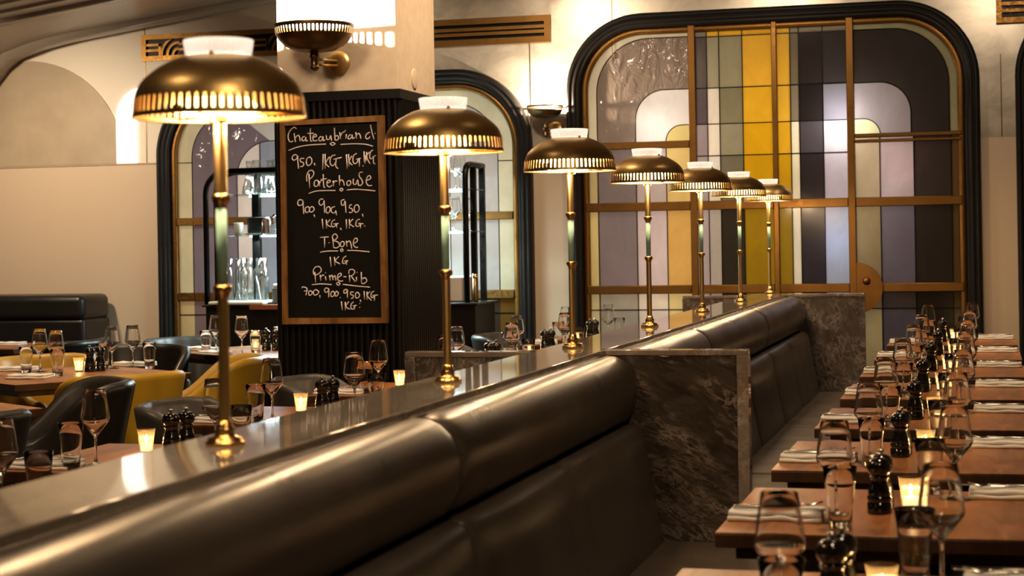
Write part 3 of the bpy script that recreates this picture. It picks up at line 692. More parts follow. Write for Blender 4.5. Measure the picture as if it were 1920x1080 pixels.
endpanel(-1.16, -0.692, 10.64, 10.69, 'grey_marble', 1)
endpanel(-1.742, -1.345, 10.42, 10.47, 'grey_marble', -1)

def banquette(y0, y1, bnds, stitch, label):
    t = thing('banquette', label, 'banquette', (-0.9, (y0 + y1) / 2, 0))
    ox, oy = 0.9, -(y0 + y1) / 2
    # roll cross-section (x,z), from under the ledge round the front to the crease
    roll = [(-1.145, 0.84), (-1.145, 1.012), (-1.138, 1.030), (-1.122, 1.036), (-1.100, 1.033), (-1.076, 1.022), (-1.056, 1.003), (-1.042, 0.975), (-1.035, 0.945), (-1.035, 0.915), (-1.040, 0.885), (-1.051, 0.857), (-1.066, 0.838), (-1.09, 0.826), (-1.12, 0.826)]
    cx, cz = -1.10, 0.93
    for a, b in zip(bnds[:-1], bnds[1:]):
        ys = [a, a + 0.003, a + 0.010, a + 0.022, a + 0.06]; n = max(6, int((b - a) / 0.07))
        ys += [a + 0.06 + (b - a - 0.12) * k / n for k in range(1, n)] + [b - 0.06, b - 0.022, b - 0.010, b - 0.003, b]
        rows = []
        for y in ys:
            d = min(y - a, b - y); s = 1.0 if d > 0.05 else (0.82 + 0.18 * math.sqrt(max(0, 1 - (1 - d / 0.05) ** 2)))
            for q in stitch:
                e = abs(y - q)
                if e < 0.03: s *= 1 - 0.012 * math.exp(-(e / 0.008) ** 2)
            s *= 1 + 0.006 * math.sin(y * 9.0) * math.sin(y * 3.1 + 1)
            rows.append([(cx + (x - cx) * s + ox, y + oy, cz + (z - cz) * s) for x, z in roll])
        mb = MB(); mb.grid(rows, closed=True, caps=True); mb.build('bolster', 'brown_leather', t)
    back = [(-1.14, 0.44), (-1.14, 0.815), (-1.10, 0.824), (-1.06, 0.826), (-1.040, 0.822), (-1.026, 0.810), (-1.016, 0.79), (-1.004, 0.72), (-0.990, 0.62), (-0.972, 0.53), (-0.955, 0.46), (-0.96, 0.44)]
    bs = sorted(bnds + [q - 0.0 for q in stitch])
    for a, b in zip(bs[:-1], bs[1:]):
        rows = []; n = max(5, int((b - a) / 0.09))
        ys = [a + 0.0015, a + 0.004, a + 0.012, a + 0.04] + [a + 0.04 + (b - a - 0.08) * k / n for k in range(1, n)] + [b - 0.04, b - 0.012, b - 0.004, b - 0.0015]
        for y in ys:
            d = min(y - a, b - y); ins = 0.010 * max(0, 1 - d / 0.04) ** 2
            puff = 0.010 * math.sin(PI * min(1, max(0, (y - a) / (b - a))))
            rows.append([((x - ins + puff * (1 if 0.5 < z < 0.80 else 0.3) if x > -1.09 else x) + ox, y + oy, z - (ins * 0.6 if z > 0.8 else 0)) for x, z in back])
        mb = MB(); mb.grid(rows, closed=True, caps=True); mb.build('back_cushion', 'brown_leather', t)
    for a, b in zip(bnds[:-1], bnds[1:]):
        MB().rbox(-1.10 + ox, -0.50 + ox, a + oy + 0.002, b + oy - 0.002, 0.33, 0.47, 0.03, 4).build('seat', 'seat_leather', t)
    MB().box(-1.12 + ox, -0.56 + ox, y0 + oy, y1 + oy, 0.0, 0.335).build('plinth', 'dark_core', t)
banquette(0.55, 5.352, [0.55, 1.70, 3.46, 5.352], [0.9, 2.55, 4.38], 'brown leather banquette in the foreground with thick rolled top')
banquette(5.42, 10.632, [5.42, 6.90, 8.75, 10.632], [6.2, 7.8, 9.6], 'brown leather banquette beyond the nearer marble end panel')

# ================================================================== BRASS LAMPS
def make_lamp():
    t = thing('table_lamp', 'x', 'lamp', group='brass domed lamps along the ledge')
    b = MB(); b.lathe([(0.0, 0.0), (0.033, 0.0), (0.0345, 0.002), (0.0345, 0.006), (0.033, 0.0075), (0.030, 0.008), (0.029, 0.013), (0.0275, 0.0145), (0.018, 0.016), (0.0165, 0.022), (0.018, 0.026), (0.0165, 0.030), (0.013, 0.033), (0.0125, 0.042), (0.0, 0.042)], 40); b.build('base', 'brass_bright', t)
    q = MB(); q.lathe([(0.0, 0.04), (0.0100, 0.04), (0.0098, 0.268), (0.0, 0.268)], 10); q.build('pole', 'brass', t, auto=0.5)
    q = MB(); q.lathe([(0.0, 0.424), (0.0112, 0.424), (0.0110, 0.585), (0.0, 0.585)], 10); q.build('pole', 'brass', t, auto=0.5)
    q = MB(); q.lathe([(0.0, 0.276), (0.0090, 0.276), (0.0098, 0.420), (0.0, 0.420)], 20); q.build('sleeve', 'green_enamel', t)
    for z in (0.262, 0.418):
        q = MB(); q.lathe([(0.0098, z - 0.012), (0.0115, z - 0.004), (0.0155, z + 0.001), (0.0165, z + 0.006), (0.0150, z + 0.011), (0.0105, z + 0.013), (0.0, z + 0.013)], 24); q.build('collar', 'brass_bright', t)
    R = 0.1475; z0 = 0.560
    prof = [(0.300, 0.108), (0.40, 0.1055), (0.52, 0.0995), (0.62, 0.0925), (0.70, 0.0855), (0.785, 0.0765), (0.85, 0.068), (0.895, 0.0605), (0.93, 0.0525), (0.955, 0.0435), (0.9745, 0.034), (0.977, 0.0325), (0.985, 0.0215), (0.9925, 0.0095), (0.993, 0.008), (0.998, 0.003), (1.0, 0.0)]
    s = shade_mesh([(a * R, z) for a, z in prof], 66, (10, 14), 0.48)
    so = s.build('shade', 'brass', t); so.location = (0, 0, z0)
    rg = MB(); rg.lathe([(0.0545, 0.0), (0.0585, 0.028), (0.0582, 0.0295), (0.0560, 0.0295), (0.0555, 0.028), (0.0515, 0.001), (0.0545, 0.0)], 160, rib=0.022, ribn=40); ro = rg.build('glass_ring', 'lit_ring', t); ro.location = (0, 0, z0 + 0.104)
    df = MB(); df.lathe([(0.0, 0.0), (0.060, 0.001), (0.064, 0.004), (0.064, 0.018), (0.055, 0.03), (0.0, 0.032)], 32); do = df.build('diffuser', 'diffuser_glow', t); do.location = (0, 0, z0 + 0.004)
    sp = MB()
    for k in range(3):
        a = 2 * PI * k / 3 + 0.4; sp.tube([(0.05 * math.cos(a), 0.05 * math.sin(a), 0.006), (0.145 * math.cos(a), 0.145 * math.sin(a), 0.006)], 0.003, 6)
    sp.lathe([(0.0, 0.0), (0.016, 0.0), (0.018, 0.004), (0.012, 0.01), (0.0, 0.01)], 16, cz=-0.008)
    spo = sp.build('bracket', 'brass_bright', t); spo.location = (0, 0, z0)
    kb = MB(); kb.lathe([(0.0, -0.004), (0.004, -0.002), (0.005, 0.002), (0.003, 0.006), (0.0, 0.007)], 10); ko = kb.build('finial', 'brass_bright', t); ko.location = (0.012, -0.056, z0 + 0.104)
    for a_ in (0.9, 0.9 + PI): light('lamp_light', 'POINT', (0.06 * math.cos(a_), 0.06 * math.sin(a_), z0 - 0.012), 1.7, 'amber', 0.02, parent=t)
    light('lamp_light', 'POINT', (0, 0, z0 + 0.060), 3.5, 'amber', 0.02, parent=t)
    return t
place_lamp = Kind(make_lamp())
ORD = ['first', 'second', 'third', 'fourth', 'fifth', 'sixth', 'seventh', 'eighth']
for k in range(7):
    lab = ['largest brass domed lamp, nearest on the marble ledge, green enamel sleeve', 'second brass lamp along the ledge, right of the chalkboard', 'third brass lamp along the ledge, beside the near marble panels', 'fourth brass lamp along the ledge, counted from the largest', 'fifth brass lamp along the ledge, counted from the largest', 'sixth brass lamp along the ledge, second from the far end', 'smallest brass lamp at the far end of the ledge'][k]
    place_lamp((-1.2665 + (0.004 if k == 0 else -0.006 if k == 1 else 0.0), 2.796 + 1.333 * k, 1.05), 0.3 * k, lab, 'brass domed lamps along the ledge')

# ================================================================== TABLEWARE KINDS
def make_wine():
    t = thing('wine_glass', 'x', 'wine glass')
    H = 0.225
    prof = [(0.004, 0.088), (0.012, 0.094), (0.024, 0.108), (0.034, 0.122), (0.0405, 0.134), (0.0425, 0.141), (0.0415, 0.150), (0.0385, 0.170), (0.0345, 0.195), (0.0305, H)]
    inner = [(0.0, 0.0965), (0.005, 0.0975), (0.0395, 0.1355), (0.0409, 0.1385), (0.0412, 0.1415), (0.0405, 0.146), (0.0375, 0.170), (0.0335, 0.198), (0.0296, H - 0.0005)]
    outer = [(0.0062, 0.0885), (0.0100, 0.0935), (0.0400, 0.1325), (0.0419, 0.1360), (0.0425, 0.1410), (0.0417, 0.146), (0.0387, 0.170), (0.0346, 0.198), (0.0305, H - 0.0005)]
    b = MB(); b.lathe(outer + [(0.0300, H + 0.0003)] + inner[::-1], 40); b.build('bowl', 'solid_glass', t)
    s = MB(); s.lathe([(0.0, 0.004), (0.036, 0.0005), (0.037, 0.0015), (0.034, 0.003), (0.012, 0.0075), (0.0055, 0.014), (0.0040, 0.030), (0.0036, 0.065), (0.0042, 0.080), (0.0062, 0.0883), (0.0, 0.0883)], 32)
    s.build('stem', 'solid_glass', t)
    return t
def make_tumbler():
    t = thing('tumbler', 'x', 'tumbler')
    b = MB(); b.lathe([(0.0, 0.0), (0.0235, 0.0), (0.0256, 0.003), (0.0262, 0.02), (0.0285, 0.05), (0.0330, 0.10), (0.0375, 0.1355), (0.0369, 0.136), (0.0363, 0.1355), (0.0316, 0.10), (0.0268, 0.05), (0.0242, 0.022), (0.0215, 0.0165), (0.0, 0.015)], 36); b.build('body', 'solid_glass', t)
    return t
def make_mill():
    t = thing('pepper_mill', 'x', 'pepper mill')
    b = MB(); b.lathe([(0.0, 0.0), (0.0285, 0.0), (0.0288, 0.003), (0.0285, 0.024), (0.0265, 0.026), (0.0265, 0.028), (0.0285, 0.030), (0.0283, 0.038), (0.0262, 0.040), (0.0262, 0.042), (0.0270, 0.045), (0.0245, 0.056), (0.0205, 0.068), (0.0190, 0.076), (0.0200, 0.079), (0.0225, 0.081), (0.0225, 0.085), (0.018, 0.087)], 32); b.build('body', 'black_lacquer', t)
    h = MB(); h.lathe([(0.018, 0.087), (0.0225, 0.090), (0.0265, 0.099), (0.0272, 0.107), (0.0255, 0.116), (0.0200, 0.1235), (0.012, 0.127), (0.0, 0.128)], 32); h.build('head', 'black_lacquer', t)
    k = MB(); k.lathe([(0.0035, 0.127), (0.0035, 0.131), (0.0068, 0.133), (0.0075, 0.136), (0.006, 0.139), (0.0, 0.140)], 16); k.build('knob', 'steel', t)
    return t
def make_candle():
    t = thing('candle_holder', 'x', 'candle')
    g_ = MB(); g_.lathe([(0.0195, 0.004), (0.0205, 0.02), (0.0225, 0.045), (0.0265, 0.070), (0.0280, 0.076)], 96, rib=0.035, ribn=24); g_.build('glass', 'votive_glass', t)
    bs = MB(); bs.lathe([(0.0, 0.0), (0.0195, 0.0), (0.0205, 0.002), (0.0195, 0.007), (0.0, 0.007)], 32); bs.build('base', 'ribbed_glass', t)
    w = MB(); w.lathe([(0.0, 0.0075), (0.0175, 0.0075), (0.0180, 0.030), (0.0, 0.030)], 24); w.build('wax', 'candle_wax_lit', t)
    fl = MB(); fl.lathe([(0.0, 0.032), (0.003, 0.037), (0.0042, 0.043), (0.003, 0.051), (0.0, 0.060)], 12); fl.build('flame', 'flame', t)
    light('candle_light', 'POINT', (0, 0, 0.050), 0.22, 'amber', 0.006, parent=t)
    return t
def make_napkin():
    t = thing('napkin', 'x', 'napkin')
    # folded cloth: two thick folds, long axis X, fold toward -Y
    def fold(z0, th, x0, x1, y0, y1, ph):
        rows = []
        for i in range(13):
            x = x0 + (x1 - x0) * i / 12; w = 0.0018 * math.sin(i * 1.1 + ph)
            sec = [(y1, z0), (y1 + 0.001, z0 + th * 0.5 + w), (y1, z0 + th + w)] + [(y1 + (y0 - y1) * k / 6, z0 + th + w + 0.001 * math.sin(k + ph)) for k in range(1, 6)]
            sec += [(y0 + th * 0.5 - th * 0.62 * math.sin(PI * k / 6), z0 + th * 0.5 + (th * 0.5) * math.cos(PI * k / 6) + w * (1 - k / 6)) for k in range(7)]
            sec += [(y0 + (y1 - y0) * 0.5, z0)]
            rows.append([(x, y, z) for y, z in sec])
        mb = MB(); mb.grid(rows, closed=True, caps=True); return mb
    fold(0.0, 0.011, -0.105, 0.105, -0.055, 0.055, 0.3).build('cloth', 'linen', t)
    fold(0.0115, 0.010, -0.103, 0.104, -0.050, 0.054, 1.9).build('cloth', 'linen', t)
    return t
def make_knife():
    t = thing('knife', 'x', 'knife')
    m = MB(); m.rbox(-0.10, -0.005, -0.005, 0.005, 0.0, 0.006, 0.002, 2); m.build('handle', 'steel', t)
    b = MB(); rows = []
    for i in range(10):
        x = -0.006 + 0.115 * i / 9; hw = 0.008 * (1 - (i / 9) ** 3 * 0.85)
        rows.append([(x, -0.006, 0.0015), (x, -0.006 + 2 * hw, 0.0022), (x, -0.006 + 2 * hw, 0.0032), (x, -0.006, 0.0042)])
    b.grid(rows, closed=True, caps=True); b.build('blade', 'steel', t); return t
def make_fork():
    t = thing('fork', 'x', 'fork')
    h = MB(); h.tube([(-0.10, 0, 0.003), (-0.05, 0, 0.004), (0.0, 0, 0.007), (0.035, 0, 0.010)], [0.005, 0.004, 0.0028, 0.004], 8, flat=0.5); h.build('handle', 'steel', t)
    q = MB()
    q.tube([(0.033, 0, 0.010), (0.05, 0, 0.009)], [0.006, 0.010], 8, flat=0.25)
    for k in range(4):
        y = -0.0085 + 0.0057 * k; q.tube([(0.047, y, 0.009), (0.07, y, 0.006), (0.098, y, 0.014)], 0.0015, 6)
    q.build('tines', 'steel', t); return t
wine, tumb, mill, cand, napk, knif, fork_ = (Kind(fn()) for fn in (make_wine, make_tumbler, make_mill, make_candle, make_napkin, make_knife, make_fork))

# ================================================================== TABLES
def make_table(w, d, name, label, group, top='walnut', th=0.034):
    t = thing(name, label, 'table', group=group)
    MB().rbox(-w / 2, w / 2, -d / 2, d / 2, 0.75 - 0.004, 0.75, 0.0015, 1).build('veneer', top, t)
    MB().rbox(-w / 2, w / 2, -d / 2, d / 2, 0.75 - th, 0.75 - 0.004, 0.002, 2).build('tabletop', 'walnut_dark', t)
    MB().box(-w / 2 + 0.04, w / 2 - 0.04, -d / 2 + 0.04, d / 2 - 0.04, 0.75 - th - 0.03, 0.75 - th).build('apron', 'walnut_dark', t)
    c = MB(); c.lathe([(0.0, 0.02), (0.04, 0.02), (0.04, 0.69), (0.0, 0.69)], 20); c.build('column', 'black_metal', t)
    c = MB(); c.rbox(-0.24, 0.24, -0.24, 0.24, 0.0, 0.022, 0.006, 2); c.build('foot_plate', 'black_metal', t)
    return t
rt = Kind(make_table(0.735, 0.70, 'dining_table', 'x', 'walnut tables along the brown banquette'))
Y0S = [2.70, 3.83, 4.88, 5.96, 7.05, 8.17, 9.28, 10.50]
rnd = random.Random(3)
def J(s=0.008): return rnd.uniform(-s, s)
Z = 0.75
for k, y0 in enumerate(Y0S):
    nm = ['the nearest table of the right row', 'the second table of the right row', 'the third table of the right row', 'the fourth table of the right row', 'the fifth table of the right row', 'the sixth table of the right row', 'the seventh table of the right row', 'the farthest table of the right row'][k]
    xl_ = -0.578 if k < 3 else -0.560
    rt((xl_ + 0.3675, y0 + 0.35, 0), 0.0, 'walnut banquette table, ' + nm, 'walnut tables along the brown banquette')
    G = 'right row tableware: '
    wine((-0.325 + J(), y0 + 0.185 + J(), Z), J(3), 'wine glass at the banquette side of ' + nm, 'wine glasses on the right row of tables')
    tumb((-0.318 + J(), y0 + 0.085 + J(), Z), J(3), 'water tumbler at the banquette side of ' + nm, 'tumblers on the right row of tables')
    mill((-0.250 + J(), y0 + 0.325 + J(), Z), 0, 'black pepper mill in front on ' + nm, 'black mills on the right row of tables')
    mill((-0.245 + J(0.004), y0 + 0.395, Z), 0, 'black salt mill standing behind its twin on ' + nm, 'black mills on the right row of tables')
    cand((-0.175 + J(), y0 + 0.38 + J(), Z), 0, 'lit ribbed votive candle on ' + nm, 'lit candles on the right row of tables')
    wine((-0.083 + J(), y0 + 0.575 + J(), Z), J(3), 'wine glass at the aisle side of ' + nm, 'wine glasses on the right row of tables')
    tumb((-0.135 + J(), y0 + 0.64 + J(0.004), Z), J(3), 'water tumbler at the aisle side of ' + nm, 'tumblers on the right row of tables')
    napk((xl_ + 0.112, y0 + 0.20 + J(), Z), J(0.02), 'folded white napkin at the banquette side of ' + nm, 'folded napkins on the right row of tables')
    napk((0.058, y0 + 0.618 + J(0.004), Z), J(0.02), 'folded white napkin at the aisle side of ' + nm, 'folded napkins on the right row of tables')
    knif((xl_ + 0.115, y0 + 0.188, Z + 0.0235), 0.02 + J(0.05), 'steel knife on the napkin, banquette side of ' + nm, 'knives on the right row of tables')
    fork_((xl_ + 0.115, y0 + 0.222, Z + 0.0235), 0.03 + J(0.05), 'steel fork on the napkin, banquette side of ' + nm, 'forks on the right row of tables')
    knif((0.045, y0 + 0.628, Z + 0.0235), PI - 0.02 + J(0.05), 'steel knife on the napkin, aisle side of ' + nm, 'knives on the right row of tables')
    fork_((0.05, y0 + 0.598, Z + 0.0235), PI + 0.04 + J(0.05), 'steel fork on the napkin, aisle side of ' + nm, 'forks on the right row of tables')

# left row, along the other side of the divider
lt = Kind(make_table(0.735, 0.70, 'dining_table', 'x', 'walnut tables left of the lamps'))
LY = [3.32, 4.56, 5.85, 7.03, 8.20, 9.38, 10.58]
LN = ['the nearest table left of the lamps', 'the second table left of the lamps', 'the third table left of the lamps', 'the fourth table left of the lamps', 'the fifth table left of the lamps', 'the sixth table left of the lamps', 'the last table left of the lamps']
for k, y0 in enumerate(LY):
    nm = LN[k]
    lt((-2.79 + 0.3675, y0 + 0.35, 0), 0.0, 'walnut table, ' + nm[4:] + ' ledge', 'walnut tables left of the lamps')
    first = (k == 0)
    wine((-2.345 + J(0.005), y0 + 0.55 + J(0.005), Z), J(3), 'wine glass at the ledge side of ' + nm, 'wine glasses on the tables left of the lamps')
    tumb((-2.288 + J(0.004), y0 + 0.632 + J(0.004), Z), J(3), 'water tumbler at the ledge side of ' + nm, 'tumblers on the tables left of the lamps')
    if k:
        wine((-2.54, y0 + (0.20 if k > 1 else 0.155) + J(), Z), J(3), 'wine glass at the chair side of ' + nm, 'wine glasses on the tables left of the lamps')
        tumb((-2.572, y0 + (0.118 if k > 1 else 0.06) + J(0.004), Z), J(3), 'water tumbler at the chair side of ' + nm, 'tumblers on the tables left of the lamps')
        mill((-2.445, y0 + 0.455, Z), 0, 'black pepper mill in front on ' + nm, 'black mills on the tables left of the lamps')
        mill((-2.425, y0 + 0.52, Z), 0, 'black salt mill behind its twin on ' + nm, 'black mills on the tables left of the lamps')
        cand((-2.535, y0 + 0.465, Z), 0, 'lit ribbed votive candle on ' + nm, 'lit candles on the tables left of the lamps')
        napk((-2.675, y0 + 0.09, Z), J(0.03), 'folded white napkin at the chair side of ' + nm, 'napkins on the tables left of the lamps')
        knif((-2.675, y0 + 0.08, Z + 0.0235), 0.1 + J(0.06), 'steel knife on the napkin, chair side of ' + nm, 'knives on the tables left of the lamps')
        fork_((-2.67, y0 + 0.11, Z + 0.0235), 0.35 + J(0.06), 'steel fork on the napkin, chair side of ' + nm, 'forks on the tables left of the lamps')

# big square tables turned at an angle in the left room
def sqt(cx, cyy, ang, w, d, label): 
    t = make_table(w, d, 'dining_table', label, None); t.location = (cx, cyy, 0); t.rotation_euler = (0, 0, ang); return t
A1 = math.radians(56)
sqt(-4.58, 8.15, A1, 0.96, 0.94, 'square walnut table between the yellow armchairs')
sqt(-4.33, 6.27, A1, 0.94, 0.92, 'square walnut table cut by the left picture edge')
sqt(-4.12, 10.05, A1, 1.0, 1.30, 'walnut table in front of the bar')
sqt(-6.45, 10.55, 0.0, 0.75, 0.70, 'small table before the black banquette at the back left')
def settings(kind, pts, noun, where, group):
    pass
T1 = 'the square table between the yellow armchairs'
for (x, y), lab in zip(((-4.79, 8.30), (-4.60, 8.13), (-4.50, 8.54), (-4.44, 8.66)), ('leftmost wine glass on ', 'second wine glass from the left on ', 'third wine glass from the left on ', 'rightmost wine glass on ')):
    wine((x, y, Z), 0, lab + T1, 'wine glasses on the square table by the yellow armchairs')
for (x, y), lab in zip(((-4.83, 8.23), (-4.53, 8.02), (-4.54, 8.54), (-4.286, 8.55)), ('leftmost tumbler on ', 'tumbler at the near corner of ', 'third tumbler from the left on ', 'rightmost tumbler on ')):
    tumb((x, y - (0.02 if x == -4.54 else 0), Z), 0, lab + T1, 'tumblers on the square table by the yellow armchairs')
cand((-4.574, 8.315, Z), 0, 'lit votive candle on ' + T1)
mill((-4.505, 8.305, Z), 0, 'black pepper mill in front on ' + T1, 'mills on the square table by the yellow armchairs'); mill((-4.48, 8.37, Z), 0, 'black salt mill behind the other on ' + T1, 'mills on the square table by the yellow armchairs')
for x, y, a, lab in ((-4.60, 7.87, 0.1, 'napkin at the near corner of '), (-4.97, 8.36, 0.1, 'napkin at the left end of '), (-4.47, 8.74, -0.05, 'napkin on the far right of ')):
    napk((x, y, Z), a, 'folded white ' + lab + T1, 'napkins on the square table by the yellow armchairs')
T6 = 'the table in front of the bar'
for x, y, lab in ((-4.52, 9.90, 'wine glass half behind the largest lamp pole on '), (-4.27, 9.72, 'wine glass standing clear on ')): wine((x, y, Z), 0, lab + T6, 'wine glasses on the table in front of the bar')
for x, y, lab in ((-4.53, 9.78, 'leftmost tumbler on '), (-4.205, 9.77, 'tumbler beside the clear wine glass on '), (-4.24, 10.22, 'tumbler beside the fluted pillar on ')): tumb((x, y, Z), 0, lab + T6, 'tumblers on the table in front of the bar')
cand((-4.27, 9.92, Z), 0, 'lit votive candle on ' + T6)
mill((-4.245, 10.03, Z), 0, 'left black mill of the pair on ' + T6, 'mills on the table in front of the bar'); mill((-4.18, 10.03, Z), 0, 'right black mill of the pair on ' + T6, 'mills on the table in front of the bar')
for x, y, lab in ((-4.68, 10.05, 'folded napkin at the left end of '), (-4.42, 9.66, 'folded napkin at the front edge of ')): napk((x, y, Z), -0.5, lab + T6, 'napkins on the table in front of the bar')
TB = 'the small table before the black banquette'
wine((-6.62, 10.50, Z), 0, 'wine glass on ' + TB); tumb((-6.50, 10.44, Z), 0, 'tumbler on ' + TB); napk((-6.36, 10.62, Z), 0, 'folded white napkin on ' + TB)

# ================================================================== CHAIRS
def make_chair(label, mat, w=0.48, d=0.50, zt=0.82, za=0.58, rake=0.09, th=0.07, armlen=1.0, group=None, name='armchair'):
    """faces +Y; one padded shell wraps the back and both arms"""
    t = thing(name, label, 'armchair', group=group)
    path = []
    hw, r = w / 2, min(0.17, w * 0.34); yb = -d / 2; yf = d / 2 * armlen
    n1 = 7
    for i in range(n1): path.append((hw, yf + (yb + r - yf) * i / n1))
    for x, y in arcpts(hw - r, yb + r, r, 0, -PI / 2, 8): path.append((x, y))
    for i in range(1, 6): path.append((hw - r + (-2 * (hw - r)) * i / 6, yb - 0.02 * math.sin(PI * i / 6)))
    for x, y in arcpts(-hw + r, yb + r, r, -PI / 2, -PI, 8): path.append((x, y))
    for i in range(1, n1 + 1): path.append((-hw, yb + r + (yf - yb - r) * i / n1))
    L = len(path); rows = []
    for i, (x, y) in enumerate(path):
        a = path[max(0, i - 1)]; b = path[min(L - 1, i + 1)]
        tx, ty = b[0] - a[0], b[1] - a[1]; q = math.hypot(tx, ty); nx, ny = -ty / q, tx / q     # outward normal
        nx, ny = (nx, ny) if nx * x + ny * (y - 0.05) > 0 else (-nx, -ny)
        u = min(1, max(0, (yf - 0.10 - y) / (yf - 0.10 - (yb + r * 0.25)))); u = u * u * (3 - 2 * u)
        h = za + (zt - za) * u
        if i in (0, L - 1): h -= 0.03
        e = min(i, L - 1 - i); tt = th * (0.75 if e == 0 else 1.0)
        sec = []
        zb = 0.20
        for z in (zb, 0.34, 0.46, h - tt * 0.55):
            rk = rake * max(0, (z - 0.40) / 0.42) * u; sec.append((x + nx * (tt / 2 + rk), y + ny * (tt / 2 + rk), z))
        for k in range(1, 6):
            an = PI * k / 6; rk = rake * (h - 0.40) / 0.42 * u
            sec.append((x + nx * (tt / 2 * math.cos(an) + rk), y + ny * (tt / 2 * math.cos(an) + rk), h - tt * 0.55 + tt * 0.55 * math.sin(an)))
        for z in (h - tt * 0.55, 0.46, 0.34, zb):
            rk = rake * max(0, (z - 0.40) / 0.42) * u; sec.append((x + nx * (-tt / 2 + rk), y + ny * (-tt / 2 + rk), z))
        rows.append(sec)
    s = MB(); s.grid(rows, closed=True, caps=True); s.build('backrest', mat, t)
    c = MB(); c.rbox(-hw + th * 0.5, hw - th * 0.5, yb + th * 0.5, yf + 0.01, 0.22, 0.45, 0.045, 4); c.build('seat', mat, t)
    for sx in (-1, 1):
        for sy in (-1, 1):
            g_ = MB(); g_.tube([(sx * (hw - 0.05), sy * (d / 2 - 0.07), 0.22), (sx * (hw - 0.035), sy * (d / 2 - 0.05), 0.0)], [0.019, 0.012], 10); g_.build('leg', 'walnut_dark', t)
    return t
def facing(cx, cyy, tx, ty): return math.atan2(ty - cyy, tx - cx) - PI / 2
yc = Kind(make_chair('x', 'yellow_leather', 0.48, 0.50, 0.80, 0.58, 0.08, 0.07, group='yellow armchairs'))
t1c = (-4.58, 8.15)
yc((-4.12, 7.76, 0), math.radians(146 - 90), 'mustard yellow armchair seen from behind, left of the largest lamp', 'yellow armchairs')
yc((-4.10, 8.77, 0), math.radians(206 - 90), 'mustard yellow armchair behind the largest lamp pole, turned left', 'yellow armchairs')
yc((-4.92, 8.74, 0), math.radians(-30 - 90), 'mustard yellow armchair facing us beyond the square table at left', 'yellow armchairs')
gc = Kind(make_chair('x', 'grey_leather', 0.43, 0.48, 0.80, 0.58, 0.07, 0.055, group='grey barrel chairs'))
for k, y0 in enumerate(LY):
    if k in (0, 1): continue
    lab = {2: 'grey leather barrel chair at the third table left of the lamps, beside the yellow one', 3: 'grey leather barrel chair below the chalkboard', 4: 'grey leather barrel chair at the foot of the fluted pillar', 5: 'dark grey chair right of the second lamp, beyond the left marble panel', 6: 'grey chair at the last table left of the lamps'}[k]
    gc(({2: -2.79, 3: -2.74, 4: -2.80, 5: -2.80, 6: -2.85}[k], y0 + 0.36, 0), -PI / 2, lab, 'grey barrel chairs')
gc((-4.93, 10.50, 0), facing(-4.93, 10.50, -4.3, 10.1), 'grey leather chair behind the table in front of the bar', 'grey barrel chairs')
dc = Kind(make_chair('x', 'dark_leather', 0.42, 0.48, 0.81, 0.57, 0.09, 0.075, group='dark leather armchairs'))
dc((-3.99, 6.98, 0), math.radians(216 - 90), 'dark brown leather armchair left of the yellow chair back', 'dark leather armchairs')
dc((-3.77, 5.75, 0), math.radians(145 - 90), 'dark leather armchair cut by the left picture edge', 'dark leather armchairs')
bc = Kind(make_chair('x', 'black_leather', 0.48, 0.50, 0.81, 0.58, 0.08, 0.06, group='black leather armchairs'))
bc((-4.84, 9.42, 0), facing(-4.84, 9.42, -4.6, 8.5), 'black armchair behind the wine glass pair on the square table', 'black leather armchairs')
bc((-5.85, 10.25, 0), PI / 2, 'black armchair beside the black banquette end', 'black leather armchairs')
for y0, nm in ((8.17, 'sixth'), (9.28, 'seventh')):
    bc((0.47, y0 + 0.35, 0), PI / 2, 'black chair at the aisle side of the %s right row table' % nm, 'black leather armchairs')

# black banquette at the back left
bq = thing('banquette', 'tall black leather banquette against the wall at far left', 'banquette', (-6.85, 11.4, 0))
MB().rbox(-1.0, 0.68, -0.12, 0.30, 0.88, 1.065, 0.05, 5).build('bolster', 'black_leather', bq)
MB().rbox(-1.0, 0.68, -0.10, 0.30, 0.44, 0.895, 0.03, 4).build('backrest', 'black_leather', bq)
MB().rbox(-1.0, 0.70, -0.62, 0.30, 0.30, 0.47, 0.04, 4).build('seat', 'black_leather', bq)
MB().box(-1.0, 0.64, -0.55, 0.30, 0.0, 0.31).build('plinth', 'dark_core', bq)

# ================================================================== BAR
BX0, BX1, BYF, BYB = -5.09, -3.16, 10.95, 11.42
br = thing('bar_counter', 'black bar counter with metal shelf frame in front of the arched window', 'bar', (-4.1, 11.2, 0))
o_ = (4.1, -11.2)
def bpart(name, mat, x0, x1, y0, y1, z0, z1, r=0.004): return MB().rbox(x0 + o_[0], x1 + o_[0], y0 + o_[1], y1 + o_[1], z0, z1, r, 2).build(name, mat, br)
bpart('cabinet', 'black_wood', BX0 + 0.02, BX1 - 0.02, BYF, BYB, 0, 0.985)
bpart('worktop', 'black_plastic', BX0, BX1, BYF - 0.02, BYB + 0.02, 0.985, 1.0)
bpart('edge_strip', 'copper_edge', -4.74, BX1 - 0.18, BYF - 0.032, BYF - 0.019, 0.965, 0.999)
for y, nm in ((BYF + 0.03, 'f'), (BYF + 0.20, 'm')):
    pt = [(BX0 + 0.02, 1.0)] + [(BX0 + 0.02, 1.72)] + arcpts(BX0 + 0.17, 1.745, 0.15, PI, PI / 2, 8) + [(-4.4, 1.895), (-3.7, 1.895)]
    mb = MB(); mb.tube([(x + o_[0], y + o_[1], z) for x, z in pt], 0.020, 8, flat=1.0)
    mb.build('rail', 'black_metal', br)
mb = MB()
